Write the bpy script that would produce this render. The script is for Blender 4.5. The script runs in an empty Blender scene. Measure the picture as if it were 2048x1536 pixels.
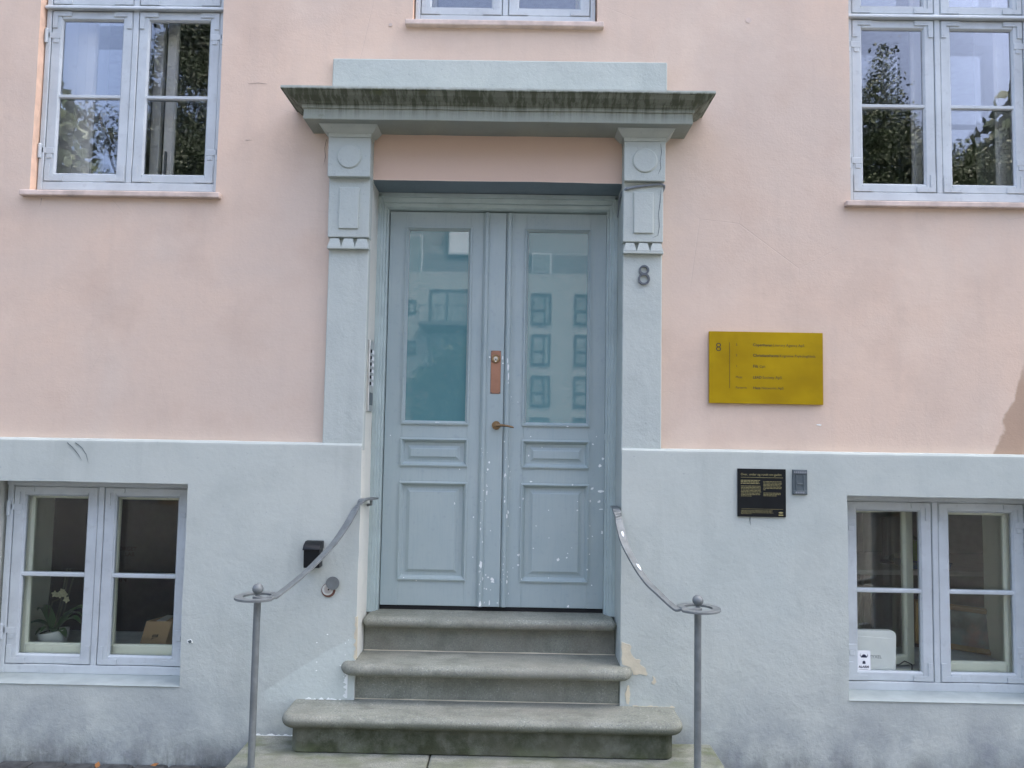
import bpy, bmesh, math, random
import numpy as np
from mathutils import Vector, Matrix, noise
from mathutils.bvhtree import BVHTree
R = math.radians
SC = bpy.context.scene
COL = SC.collection

# ------------------------------------------------------------------ camera
def camera():
    yaw, pitch, roll = -0.00929, 0.06569, 0.01767
    c, s = math.cos, math.sin
    fw = Vector((s(yaw)*c(pitch), c(yaw)*c(pitch), s(pitch)))
    r = Vector((c(yaw), -s(yaw), 0)); u = r.cross(fw)
    r2 = c(roll)*r + s(roll)*u; u2 = -s(roll)*r + c(roll)*u
    cd = bpy.data.cameras.new('camera'); cd.sensor_width = 36; cd.lens = 27.053
    cd.clip_start = .05; cd.clip_end = 2000
    o = bpy.data.objects.new('camera', cd); COL.objects.link(o)
    m = Matrix.Identity(4)
    for i in range(3):
        m[i][0] = r2[i]; m[i][1] = u2[i]; m[i][2] = -fw[i]
    m.translation = (0.135, -4.2, 1.8)
    o.matrix_world = m
    SC.camera = o
camera()
# ------------------------------------------------------------------ sky, sun, exposure
SUN_EL, SUN_AZ = R(60), R(50)          # the sun stands behind the house, to the right: the front lies in open shade
w = bpy.data.worlds.new('World'); SC.world = w; w.use_nodes = True
nt = w.node_tree
sky = nt.nodes.new('ShaderNodeTexSky'); sky.sky_type = 'NISHITA'; sky.sun_disc = False
sky.sun_elevation = SUN_EL; sky.sun_rotation = SUN_AZ
sky.air_density = .45; sky.dust_density = 6.0; sky.ozone_density = .6
bg = nt.nodes['Background']; bg.inputs[1].default_value = 0.15
nt.links.new(sky.outputs[0], bg.inputs[0])
sd = bpy.data.lights.new('sun', 'SUN'); sd.energy = 0.9; sd.angle = R(10); sd.color = (1, .93, .84)
so = bpy.data.objects.new('sun', sd); COL.objects.link(so)
sdir = Vector((math.cos(SUN_EL)*math.sin(SUN_AZ), math.cos(SUN_EL)*math.cos(SUN_AZ), math.sin(SUN_EL)))
so.rotation_euler = sdir.to_track_quat('Z', 'Y').to_euler(); so.location = sdir*40
vs = SC.view_settings
vs.view_transform = 'Standard'; vs.look = 'None'; vs.gamma = 1; vs.use_curve_mapping = False
vs.exposure = 3.13
SC.cycles.max_bounces = 10; SC.cycles.transparent_max_bounces = 16

# ------------------------------------------------------------------ material helpers
class N:
    def __init__(s, name):
        s.m = bpy.data.materials.new(name); s.m.use_nodes = True
        s.t = s.m.node_tree; s.b = s.t.nodes['Principled BSDF']
        s.p = s.t.nodes.new('ShaderNodeNewGeometry').outputs['Position']
    def l(s, a, b): s.t.links.new(a, b)
    def sock(s, n, i, v):
        if v is None: return
        if isinstance(v, bpy.types.NodeSocket): s.l(v, n.inputs[i])
        else:
            if isinstance(v, tuple) and len(v) == 3 and n.inputs[i].type == 'RGBA': v = v+(1,)
            n.inputs[i].default_value = v
    def vec(s, sx=1, sy=1, sz=1, off=(0,0,0)):
        n = s.t.nodes.new('ShaderNodeMapping'); s.l(s.p, n.inputs[0])
        n.inputs['Scale'].default_value = (sx, sy, sz); n.inputs['Location'].default_value = off
        return n.outputs[0]
    def noise(s, scale, detail=4, rough=.55, v=None, dist=0):
        n = s.t.nodes.new('ShaderNodeTexNoise'); s.l(v or s.p, n.inputs['Vector'])
        n.inputs['Scale'].default_value = scale; n.inputs['Detail'].default_value = detail
        n.inputs['Roughness'].default_value = rough; n.inputs['Distortion'].default_value = dist
        return n.outputs[0]
    def voro(s, scale, v=None, feat='F1', out=0):
        n = s.t.nodes.new('ShaderNodeTexVoronoi'); s.l(v or s.p, n.inputs['Vector']); n.feature = feat
        n.inputs['Scale'].default_value = scale
        return n.outputs[out]
    def math(s, op, a, b=None, c=None, clamp=False):
        n = s.t.nodes.new('ShaderNodeMath'); n.operation = op; n.use_clamp = clamp
        s.sock(n, 0, a); s.sock(n, 1, b); s.sock(n, 2, c)
        return n.outputs[0]
    def ramp(s, f, *st):
        n = s.t.nodes.new('ShaderNodeValToRGB'); s.sock(n, 0, f)
        e = n.color_ramp.elements
        while len(e) < len(st): e.new(.5)
        for i, (p, c) in enumerate(st):
            e[i].position = p
            e[i].color = (c, c, c, 1) if not isinstance(c, tuple) else c+(1,)
        return n.outputs[0]
    def step(s, f, a, b):                     # smooth 0..1 between a and b
        n = s.t.nodes.new('ShaderNodeMapRange'); n.interpolation_type = 'SMOOTHSTEP'
        s.sock(n, 0, f); n.inputs[1].default_value = a; n.inputs[2].default_value = b
        return n.outputs[0]
    def mix(s, f, a, b, mode='MIX'):
        n = s.t.nodes.new('ShaderNodeMix'); n.data_type = 'RGBA'; n.blend_type = mode
        s.sock(n, 0, f); s.sock(n, 6, a); s.sock(n, 7, b)
        return n.outputs[2]
    def xyz(s):
        n = s.t.nodes.new('ShaderNodeSeparateXYZ'); s.l(s.p, n.inputs[0]); return n.outputs
    def bump(s, h, strength=.3, dist=.01, prev=None):
        n = s.t.nodes.new('ShaderNodeBump'); n.inputs['Strength'].default_value = strength
        n.inputs['Distance'].default_value = dist; s.sock(n, 'Height', h)
        if prev is not None: s.l(prev, n.inputs['Normal'])
        return n.outputs[0]
    def done(s, col, rough=.6, normal=None, metal=0, spec=None):
        s.sock(s.b, 'Base Color', col); s.sock(s.b, 'Roughness', rough); s.sock(s.b, 'Metallic', metal)
        if spec is not None: s.b.inputs['Specular IOR Level'].default_value = spec
        if normal is not None: s.l(normal, s.b.inputs['Normal'])
        return s.m
MATS = {}
def plain(name, col, rough=.5, metal=0, var=.12, scale=14, bump=.05, spec=None):
    n = N(name); f = n.noise(scale, 5)
    c = n.mix(n.ramp(f, (.3, 0.), (.7, 1.)), tuple(x*(1-var) for x in col), tuple(min(1, x*(1+var)) for x in col))
    nm = n.bump(n.noise(scale*6, 3), bump, .004)
    MATS[name] = n.done(c, rough, nm, metal, spec); return MATS[name]

def pink_plaster():
    n = N('pink_plaster'); x, y, z = n.xyz()
    big = n.noise(.75, 5, .6, dist=.6); mid = n.noise(2.6, 5, .6, off_v(n)); fine = n.noise(55, 4)
    c = n.mix(n.ramp(big, (.36, 0.), (.64, 1.)), (0.693, 0.538, 0.412), (0.614, 0.505, 0.407))
    c = n.mix(n.math('MULTIPLY', n.ramp(mid, (.5, 0.), (.72, 1.)), .55), c, (0.557, 0.427, 0.330))
    streak = n.noise(4.0, 4, .6, n.vec(2.2, 1, .22))
    c = n.mix(n.math('MULTIPLY', n.ramp(streak, (.52, 0.), (.75, 1.)), .2), c, (0.493, 0.411, 0.335))
    c = n.mix(n.math('MULTIPLY', n.ramp(n.noise(1.6, 4, .6, n.vec(1, 1, 1, (7, 3, 2))), (.55, 0.), (.75, 1.)), .45), c, (0.735, 0.627, 0.504))
    # brown damp stain above the plinth at the right
    e = n.math('ADD', x, n.math('MULTIPLY', n.math('SUBTRACT', n.noise(5, 4), .5), .16))
    e = n.math('SUBTRACT', e, n.math('MULTIPLY_ADD', n.math('SUBTRACT', z, 1.74), .36, 2.71))
    m = n.math('MULTIPLY', n.step(e, -.012, .012), n.step(z, 2.32, 2.1))
    c = n.mix(n.math('MULTIPLY', m, .8), c, (0.378, 0.261, 0.175))
    c = n.mix(n.math('MULTIPLY', n.math('SUBTRACT', fine, .5), .25), c, (0.420, 0.333, 0.262))
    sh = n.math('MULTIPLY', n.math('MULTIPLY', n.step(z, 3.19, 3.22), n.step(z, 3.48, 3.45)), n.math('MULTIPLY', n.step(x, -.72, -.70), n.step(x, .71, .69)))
    c = n.mix(n.math('MULTIPLY', sh, .8), c, (.58, .43, .33))   # stronger apricot hue on the frieze: cornice shade put into the colour
    sp = n.ramp(n.noise(120, 2), (.7, 0.), (.76, 1.))
    c = n.mix(n.math('MULTIPLY', sp, .35), c, (0.315, 0.244, 0.194))
    h = n.math('ADD', n.math('MULTIPLY', n.noise(9, 5, .6), .8), n.math('MULTIPLY', n.noise(70, 4, .7), .35))
    h = n.math('ADD', h, n.math('MULTIPLY', n.noise(14, 3, .5, n.vec(1, 1, 6)), .10))
    crack = n.step(n.voro(1.3, n.vec(1, 1, 1, (3, 0, 1)), 'DISTANCE_TO_EDGE'), .0, .004)
    cm = n.math('MULTIPLY', n.math('SUBTRACT', 1.0, crack), n.ramp(n.noise(1.1, 3, .5, n.vec(1, 1, 1, (2, 8, 3))), (.52, 0.), (.6, 1.)))
    c = n.mix(n.math('MULTIPLY', cm, .16), c, (.33, .27, .24))
    h = n.math('SUBTRACT', h, n.math('MULTIPLY', cm, .2))
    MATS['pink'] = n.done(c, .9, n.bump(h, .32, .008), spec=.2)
def off_v(n): return n.vec(1, 1, 1, (3.1, 0, 5.7))

def grey_plaster(key, a, b, dirt=True, rel=.38):
    n = N(key); x, y, z = n.xyz()
    big = n.noise(.9, 5, .6, dist=.5); mid = n.noise(3.4, 5, .6, off_v(n))
    c = n.mix(n.ramp(big, (.38, 0.), (.62, 1.)), a, b)
    c = n.mix(n.math('MULTIPLY', n.ramp(mid, (.48, 0.), (.7, 1.)), .5), c, tuple(v*.86 for v in a))
    c = n.mix(n.math('MULTIPLY', n.ramp(n.noise(3, 4, .6, n.vec(2.4, 1, .3)), (.55, 0.), (.75, 1.)), .3), c, tuple(v*.74 for v in a))
    if dirt:
        lo = n.math('MULTIPLY', n.step(z, .62, .02), n.ramp(n.noise(3.2, 6, .7), (.36, 0.), (.66, 1.)))
        c = n.mix(n.math('MULTIPLY', lo, .75), c, (.135, .155, .19))
        lo2 = n.math('MULTIPLY', n.step(z, .24, .0), n.ramp(n.noise(8, 6, .7, n.vec(1, 1, .35)), (.4, 0.), (.6, 1.)))
        c = n.mix(n.math('MULTIPLY', lo2, .8), c, (.13, .14, .125))
        # fresh lighter paint beside the steps at the left, an old touch-up with a sloping edge
        d = n.math('ADD', n.math('MULTIPLY', n.math('ADD', x, 1.2), .62), .42)
        d = n.math('ADD', d, n.math('MULTIPLY', n.math('SUBTRACT', n.noise(4, 3), .5), .05))
        t = n.math('MULTIPLY', n.step(n.math('SUBTRACT', d, z), -.006, .01), n.math('MULTIPLY', n.step(x, -1.22, -1.15), n.step(x, -.6, -.66)))
        t = n.math('MULTIPLY', t, n.step(z, .3, .42))
        c = n.mix(n.math('MULTIPLY', t, .75), c, (.54, .60, .545))
    sp = n.ramp(n.noise(60, 3), (.66, 0.), (.72, 1.))
    c = n.mix(n.math('MULTIPLY', sp, .3), c, (.2, .22, .25))
    low = n.math('MULTIPLY_ADD', n.step(z, 1.5, .4), .9, .55) if dirt else 1.0
    h = n.math('ADD', n.math('MULTIPLY', n.noise(7, 6, .62, dist=.4), 1.0), n.math('MULTIPLY', n.noise(46, 5, .7), .45))
    h = n.math('MULTIPLY', h, low)
    MATS[key] = n.done(c, .85, n.bump(h, rel, .012), spec=.25)

def door_paint():
    n = N('door_paint')
    g = n.noise(18, 5, .6, n.vec(5, 5, .35)); b = n.noise(2.2, 4)
    c = n.mix(n.ramp(b, (.35, 0.), (.65, 1.)), (.33, .408, .405), (.37, .443, .43))
    c = n.mix(n.math('MULTIPLY', n.ramp(g, (.5, 0.), (.75, 1.)), .4), c, (.27, .36, .375))
    c = n.mix(n.math('MULTIPLY', n.ramp(n.noise(30, 4), (.6, 0.), (.72, 1.)), .3), c, (.24, .29, .33))
    MATS['door'] = n.done(c, .42, n.bump(n.math('ADD', g, n.math('MULTIPLY', n.noise(60, 3), .3)), .12, .004), spec=.4)
def window_paint(key, col, v=.1, rough=.45):
    n = N(key); g = n.noise(20, 5, .6, n.vec(1, 1, .5))
    c = n.mix(n.ramp(n.noise(5, 5), (.35, 0.), (.65, 1.)), tuple(q*(1-v) for q in col), tuple(q*(1+v*.6) for q in col))
    c = n.mix(n.math('MULTIPLY', n.ramp(n.noise(26, 5, .7), (.56, 0.), (.7, 1.)), .35), c, tuple(q*.66 for q in col))
    MATS[key] = n.done(c, rough, n.bump(g, .15, .003), spec=.4)
def cornice_mat():
    n = N('cornice_stone'); x, y, z = n.xyz()
    st = n.noise(9, 6, .7, n.vec(3.6, 1, .16)); st2 = n.noise(3, 5, .65, n.vec(1, 1, .3, (4, 1, 0)))
    c = n.mix(n.noise(6, 4), (.365, .395, .33), (.295, .325, .275))
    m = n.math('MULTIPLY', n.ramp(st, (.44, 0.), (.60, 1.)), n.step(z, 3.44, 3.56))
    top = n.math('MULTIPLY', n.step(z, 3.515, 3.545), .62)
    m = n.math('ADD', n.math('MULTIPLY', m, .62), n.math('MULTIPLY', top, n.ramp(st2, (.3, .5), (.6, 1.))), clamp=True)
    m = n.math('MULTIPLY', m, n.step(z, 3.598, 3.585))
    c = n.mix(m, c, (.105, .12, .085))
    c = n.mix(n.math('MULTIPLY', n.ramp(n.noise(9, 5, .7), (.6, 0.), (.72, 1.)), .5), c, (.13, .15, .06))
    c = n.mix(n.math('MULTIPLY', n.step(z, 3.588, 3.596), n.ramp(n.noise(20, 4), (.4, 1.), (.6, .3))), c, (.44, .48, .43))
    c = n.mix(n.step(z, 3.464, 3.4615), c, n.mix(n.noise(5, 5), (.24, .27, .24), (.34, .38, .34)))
    h = n.math('ADD', n.noise(40, 5, .7), n.math('MULTIPLY', st, .4))
    MATS['cornice'] = n.done(c, .85, n.bump(h, .35, .008), spec=.25)
def granite():
    n = N('granite'); x, y, z = n.xyz()
    sp = n.noise(120, 4, .7); sp2 = n.voro(150, None, 'F1', 0)
    c = n.mix(n.ramp(n.noise(3, 5), (.35, 0.), (.65, 1.)), (.225, .238, .19), (.285, .298, .24))
    c = n.mix(n.math('MULTIPLY', n.ramp(sp, (.38, 1.), (.50, 0.)), .75), c, (.15, .165, .15))
    c = n.mix(n.math('MULTIPLY', n.ramp(n.noise(140, 2, .5, n.vec(1, 1, 1, (5, 2, 9))), (.6, 0.), (.70, 1.)), .45), c, (.52, .55, .49))
    geo = n.t.nodes.new('ShaderNodeNewGeometry'); sx = n.t.nodes.new('ShaderNodeSeparateXYZ'); n.l(geo.outputs['Normal'], sx.inputs[0])
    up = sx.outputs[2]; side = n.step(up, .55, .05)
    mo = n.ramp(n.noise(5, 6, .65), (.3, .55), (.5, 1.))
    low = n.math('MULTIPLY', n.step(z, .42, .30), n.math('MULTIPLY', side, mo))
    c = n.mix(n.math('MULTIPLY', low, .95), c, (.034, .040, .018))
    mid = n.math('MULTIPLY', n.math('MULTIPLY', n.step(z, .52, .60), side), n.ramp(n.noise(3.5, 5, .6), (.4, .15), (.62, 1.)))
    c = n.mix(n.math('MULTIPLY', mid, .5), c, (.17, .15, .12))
    gr = n.math('MULTIPLY', n.step(z, .26, .20), n.ramp(n.noise(6, 5, .6, n.vec(1, 1.5, 1, (2, 0, 0))), (.42, 0.), (.6, 1.)))
    gr = n.math('MULTIPLY', gr, n.step(y, -.62, -.2))
    c = n.mix(n.math('MULTIPLY', gr, .8), c, (.12, .145, .075))
    c = n.mix(n.math('MULTIPLY', n.ramp(n.noise(7, 6, .7, n.vec(1, 2, 1)), (.46, 0.), (.66, 1.)), .6), c, (.13, .14, .11))
    c = n.mix(n.math('MULTIPLY', n.ramp(n.noise(1.7, 4, .6, n.vec(1, 1, 1, (9, 1, 4))), (.5, 0.), (.7, 1.)), .4), c, (.24, .235, .19))
    h = n.math('ADD', n.math('MULTIPLY', sp, .5), n.noise(12, 4))
    MATS['granite'] = n.done(c, .85, n.bump(h, .55, .008), spec=.2)
def glass(key, tint=(1, 1, 1), wav=.10, refl=1.9, wscale=5):
    n = N(key); t = n.t; t.nodes.remove(n.b)
    out = t.nodes['Material Output']
    tr = t.nodes.new('ShaderNodeBsdfTransparent'); tr.inputs[0].default_value = tint+(1,)
    gl = t.nodes.new('ShaderNodeBsdfGlossy'); gl.inputs['Roughness'].default_value = .0
    nm = n.bump(n.noise(wscale, 2, .5), wav, .01)
    n.l(nm, gl.inputs['Normal'])
    fr = t.nodes.new('ShaderNodeFresnel'); fr.inputs[0].default_value = 1.5
    f = n.math('MULTIPLY', fr.outputs[0], refl*.5, clamp=True)
    mx = t.nodes.new('ShaderNodeMixShader'); n.l(f, mx.inputs[0]); n.l(tr.outputs[0], mx.inputs[1]); n.l(gl.outputs[0], mx.inputs[2])
    n.l(mx.outputs[0], out.inputs[0])
    MATS[key] = n.m
def brass():
    n = N('brass_plate'); f = n.noise(3.5, 4); g = n.noise(60, 3, .5, n.vec(.15, 1, 8))
    c = n.mix(n.ramp(f, (.35, 0.), (.65, 1.)), (.325, .205, .002), (.44, .295, .004))
    c = n.mix(n.math('MULTIPLY', n.ramp(n.noise(6, 4, .6, n.vec(1, 1, 3)), (.55, 0.), (.75, 1.)), .5), c, (.28, .19, .005))
    c = n.mix(n.math('MULTIPLY', g, .2), c, (.25, .19, .005))
    MATS['brass'] = n.done(c, .55, n.bump(g, .08, .002), .0, .12)
def cobble():
    n = N('cobble_street')
    d = n.voro(6.5, n.vec(1, 1.25, 0), 'DISTANCE_TO_EDGE'); cc = n.voro(6.5, n.vec(1, 1.25, 0), 'F1', 1)
    c = n.mix(n.step(d, .0, .09), (.012, .012, .011), n.mix(.35, (.055, .056, .058), cc, 'MULTIPLY'))
    c = n.mix(n.math('MULTIPLY', n.noise(3, 4), .5), c, (.045, .045, .043))
    MATS['cobble'] = n.done(c, .7, n.bump(n.step(d, 0, .2), .8, .03))
def leafmat(key, a, b):
    n = N(key); c = n.mix(n.ramp(n.noise(2.5, 3), (.35, 0.), (.65, 1.)), a, b)
    c = n.mix(n.math('MULTIPLY', n.noise(40, 1), .4), c, tuple(v*.5 for v in a))
    n.b.inputs['Subsurface Weight'].default_value = 0
    MATS[key] = n.done(c, .55)
def picture_mat():
    n = N('painting'); f = n.noise(7, 5, .6); g = n.noise(4, 4, .6, n.vec(1, 1, 1, (4, 4, 4)))
    c = n.mix(n.ramp(f, (.35, 0.), (.6, 1.)), (.03, .045, .04), (.14, .19, .19))
    c = n.mix(n.math('MULTIPLY', n.ramp(g, (.52, 0.), (.66, 1.)), .7), c, (.28, .13, .09))
    MATS['painting'] = n.done(c, .5)
pink_plaster(); grey_plaster('plinth', (.46, .508, .46), (.495, .533, .475)); grey_plaster('trim', (.435, .485, .445), (.47, .515, .465), False, .5)
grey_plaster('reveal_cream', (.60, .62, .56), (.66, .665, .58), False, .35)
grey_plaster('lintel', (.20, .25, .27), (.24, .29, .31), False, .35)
door_paint(); window_paint('win', (.50, .55, .555)); window_paint('frame_paint', (.40, .485, .465))
window_paint('cream', (.84, .87, .72), .04); window_paint('innerwhite', (.87, .89, .84), .03)
cornice_mat(); granite(); brass(); cobble(); picture_mat()
glass('glass_upper', wav=.03, refl=3.5, wscale=5); glass('glass_lower', (.97, .985, .97), wav=.03, refl=1.15); glass('glass_inner_lower', (.97, .985, .975), wav=.02, refl=1.0, wscale=3); glass('glass_inner', (.97, .985, .975), wav=.02, refl=2.6, wscale=3)
plain('peach', (.76, .53, .38), .85, bump=.2); plain('sill_grey', (.33, .38, .36), .85, var=.12, scale=9, bump=.25); plain('scratch_brown', (.22, .17, .15), .9); plain('sill_pink', (.58, .475, .40), .8, var=.25, scale=9, bump=.25)
plain('steel', (.175, .195, .19), .5, .25, var=.18, scale=22, bump=.12, spec=.3); plain('black_metal', (.010, .012, .013), .42, 0, spec=.22); plain('dark_gap', (.008, .009, .009), .9)
plain('copper', (.33, .17, .105), .45, .45, var=.15); plain('rust', (.13, .06, .04), .8); plain('bronze', (.22, .15, .08), .35, .8); plain('nickel', (.55, .55, .52), .3, .8)
plain('chip_white', (.80, .84, .80), .7); plain('bare_plaster', (.60, .55, .40), .9, var=.12, bump=.3)
plain('ink', (.045, .035, .01), .5); plain('plaque_black', (.009, .011, .012), .4, spec=.15); plain('plaque_gold', (.30, .27, .11), .5); plain('plaque_grey', (.095, .12, .125), .5, .0, spec=.3)
plain('iron8', (.10, .115, .125), .5, .2); plain('cable', (.22, .25, .27), .6)
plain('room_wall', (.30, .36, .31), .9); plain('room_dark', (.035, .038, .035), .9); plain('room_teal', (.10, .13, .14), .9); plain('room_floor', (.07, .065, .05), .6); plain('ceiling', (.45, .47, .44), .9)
plain('white_shelf', (.72, .74, .73), .5); plain('pot_white', (.90, .91, .88), .3); plain('leaf_dark', (.085, .18, .06), .35); plain('stem', (.05, .06, .03), .6); plain('petal', (.50, .48, .30), .6)
plain('cardboard', (.45, .30, .17), .85, var=.1); plain('tape', (.55, .55, .5), .3); plain('print_black', (.03, .025, .02), .6); plain('print_red', (.30, .07, .05), .6)
plain('router_white', (.90, .92, .89), .35, var=.03); plain('sticker_white', (.84, .86, .86), .4, var=.02); plain('sticker_navy', (.015, .02, .05), .5); plain('logo_grey', (.25, .27, .28), .5)
plain('lime', (.17, .36, .02), .5); plain('soil', (.02, .018, .015), .9); plain('blue', (.05, .18, .38), .5); plain('screen_black', (.008, .009, .011), .3); plain('wood', (.22, .14, .09), .5); plain('gilt', (.30, .19, .06), .45, .5); plain('chair_dark', (.03, .03, .035), .7)
plain('sett', (.062, .066, .064), .8, var=.4, scale=18, bump=.8, spec=.2); plain('leaf_orange', (.24, .105, .03), .6)
plain('render_white', (.36, .37, .36), .9, scale=1.2); plain('roof_zinc', (.11, .12, .13), .55); plain('frame_dark', (.06, .065, .07), .5); plain('far_pane_sky', (.25, .28, .28), .3, spec=.2, scale=.8, var=.25); plain('pale_panel', (.75, .80, .84), .5); plain('bark', (.075, .06, .045), .9, bump=.5)  # panes opposite: reflected sky put into their base colour
leafmat('foliage', (.035, .058, .024), (.055, .085, .03)); leafmat('foliage_dark', (.022, .04, .02), (.04, .062, .028))
def frosted():
    n = N('frosted_glass')
    c = n.mix(n.noise(1.5, 3), (.098, .222, .235), (.108, .237, .25))
    n.b.inputs['IOR'].default_value = 1.5
    MATS['frosted'] = n.done(c, .02, n.bump(n.noise(2.5, 2), .01, .01), spec=.85)
frosted()

# ------------------------------------------------------------------ mesh helpers
WLOC = {}
class B:
    def __init__(s): s.bm = bmesh.new()
    def face(s, pts):
        try: return s.bm.faces.new([s.bm.verts.new(p) for p in pts])
        except ValueError: return None
    def box(s, x0, x1, y0, y1, z0, z1):
        v = [s.bm.verts.new((x, y, z)) for x in (x0, x1) for y in (y0, y1) for z in (z0, z1)]
        for f in ((0,1,3,2), (4,6,7,5), (0,4,5,1), (2,3,7,6), (0,2,6,4), (1,5,7,3)): s.bm.faces.new([v[i] for i in f])
        return s
    def prism(s, pts, ax, a, b):              # closed 2-D outline extruded along axis ax from a to b
        def P(u, v, w): return {'x': (w, u, v), 'y': (u, w, v), 'z': (u, v, w)}[ax]
        A = [s.bm.verts.new(P(u, v, a)) for u, v in pts]; C = [s.bm.verts.new(P(u, v, b)) for u, v in pts]
        n = len(pts); s.bm.faces.new(A[::-1]); s.bm.faces.new(C)
        for i in range(n): s.bm.faces.new((A[i], A[(i+1) % n], C[(i+1) % n], C[i]))
        return s
    def loft(s, rings, closed=True, caps=True):
        V = [[s.bm.verts.new(p) for p in r] for r in rings]; n = len(V[0])
        for a, b in zip(V, V[1:]):
            for i in range(n if closed else n-1): s.bm.faces.new((a[i], a[(i+1) % n], b[(i+1) % n], b[i]))
        if caps: s.bm.faces.new(V[0][::-1]); s.bm.faces.new(V[-1])
        return s
    def tube(s, path, r, n=8):
        path = [Vector(p) for p in path]; rr = r if isinstance(r, (list, tuple)) else [r]*len(path)
        rings = []; up = None
        for i, p in enumerate(path):
            t = (path[min(i+1, len(path)-1)]-path[max(i-1, 0)]).normalized()
            if up is None: up = Vector((0, 0, 1)) if abs(t.z) < .9 else Vector((1, 0, 0))
            a = t.cross(up).normalized(); b = a.cross(t).normalized(); up = b
            rings.append([p+rr[i]*(math.cos(2*math.pi*k/n)*a+math.sin(2*math.pi*k/n)*b) for k in range(n)])
        return s.loft(rings)
    def cyl(s, p0, p1, r0, r1=None, n=16): return s.tube([p0, p1], [r0, r0 if r1 is None else r1], n)
    def ball(s, c, r, u=20, v=12, sc=(1, 1, 1)):
        bmesh.ops.create_uvsphere(s.bm, u_segments=u, v_segments=v, radius=r, matrix=Matrix.Translation(c) @ Matrix.Diagonal((*sc, 1)))
        return s
    def ring(s, x0, x1, z0, z1, prof, cap=None):     # picture-frame moulding facing -Y; prof = (inset, y)
        R_ = [[(x0+i, y, z0+i), (x1-i, y, z0+i), (x1-i, y, z1-i), (x0+i, y, z1-i)] for i, y in prof]
        s.loft(R_, True, False)
        if cap: s.face(R_[-1])
        return s
    def sweep(s, path, wd, th, side=None):           # flat bar: wd across (horizontal), th thick
        path = [Vector(p) for p in path]; rings = []
        for i, p in enumerate(path):
            t = (path[min(i+1, len(path)-1)]-path[max(i-1, 0)]).normalized()
            h = Vector((t.x, t.y, 0)); h = h.normalized() if h.length > 1e-4 else Vector((1, 0, 0))
            a = Vector((-h.y, h.x, 0)); nrm = t.cross(a).normalized()
            W = wd[i] if isinstance(wd, list) else wd
            rings.append([p+a*W/2+nrm*th/2, p-a*W/2+nrm*th/2, p-a*W/2-nrm*th/2, p+a*W/2-nrm*th/2])
        return s.loft(rings)
    def build(s, name, mat, parent=None, bevel=0, seg=1, smooth=False, origin=None, wob=0):
        bm = s.bm
        bmesh.ops.remove_doubles(bm, verts=bm.verts, dist=1e-5)
        bmesh.ops.recalc_face_normals(bm, faces=bm.faces)
        if bevel:
            ed = [e for e in bm.edges if len(e.link_faces) == 2 and e.calc_face_angle(0) > R(35)]
            bmesh.ops.bevel(bm, geom=ed, offset=bevel, segments=seg, profile=.5, affect='EDGES', clamp_overlap=True)
        if wob:
            for v in bm.verts: v.co += wobble(v.co)*wob
        org = Vector(WLOC[parent.name]) if parent else Vector(origin or (0, 0, 0))
        if not parent and origin is None and False: pass
        for v in bm.verts: v.co -= org
        me = bpy.data.meshes.new(name); bm.to_mesh(me); bm.free()
        if smooth:
            for p in me.polygons: p.use_smooth = True
            try: me.set_sharp_from_angle(angle=R(38))
            except Exception: pass
        me.materials.append(MATS[mat])
        o = bpy.data.objects.new(name, me); COL.objects.link(o)
        if parent: o.parent = parent; WLOC[o.name] = WLOC[parent.name]
        else: o.location = org; WLOC[o.name] = tuple(org)
        return o
def wobble(c):
    a = noise.noise_vector(c*2.3); b = noise.noise_vector(c*11.0)
    return Vector((a.x+.45*b.x, .8*(a.y+.3*b.y), a.z+.45*b.z))
def thing(name, loc, label, cat, group=None):
    o = bpy.data.objects.new(name, None); COL.objects.link(o); o.location = loc; o.empty_display_size = .1
    WLOC[o.name] = tuple(loc); return tag(o, label, cat, group)
def tag(o, label, cat, group=None):
    o['label'] = label; o['category'] = cat
    if group: o['group'] = group
    return o
def structure(o): o['kind'] = 'structure'; return o
def stuff(o): o['kind'] = 'stuff'; return o
def text_pts(body, size, bold=0, align='LEFT', space=1.0):
    cu = bpy.data.curves.new('t', 'FONT'); cu.body = body; cu.size = size; cu.offset = bold; cu.align_x = align
    cu.space_character = space; cu.resolution_u = 3
    o = bpy.data.objects.new('t', cu); COL.objects.link(o)
    bpy.context.view_layer.update()
    me = bpy.data.meshes.new_from_object(o.evaluated_get(bpy.context.evaluated_depsgraph_get()))
    v = [tuple(q.co) for q in me.vertices]; f = [tuple(p.vertices) for p in me.polygons]
    bpy.data.objects.remove(o); bpy.data.curves.remove(cu); bpy.data.meshes.remove(me)
    return v, f
def letter(b, body, size, x, y, z, bold=0, fn=None, align='LEFT', space=1.0):   # flat print facing -Y added to builder b
    v, f = text_pts(body, size, bold, align, space)
    V = [b.bm.verts.new(fn(p[0], p[1]) if fn else (x+p[0], y, z+p[1])) for p in v]
    for q in f:
        try: b.bm.faces.new([V[i] for i in q])
        except ValueError: pass

# ================================================================== GROUND
g = B(); g.face([(-300, -300, .018), (300, -300, .018), (300, .3, .018), (-300, .3, .018)])
street = structure(g.build('street', 'cobble'))
rng = random.Random(4)
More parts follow.
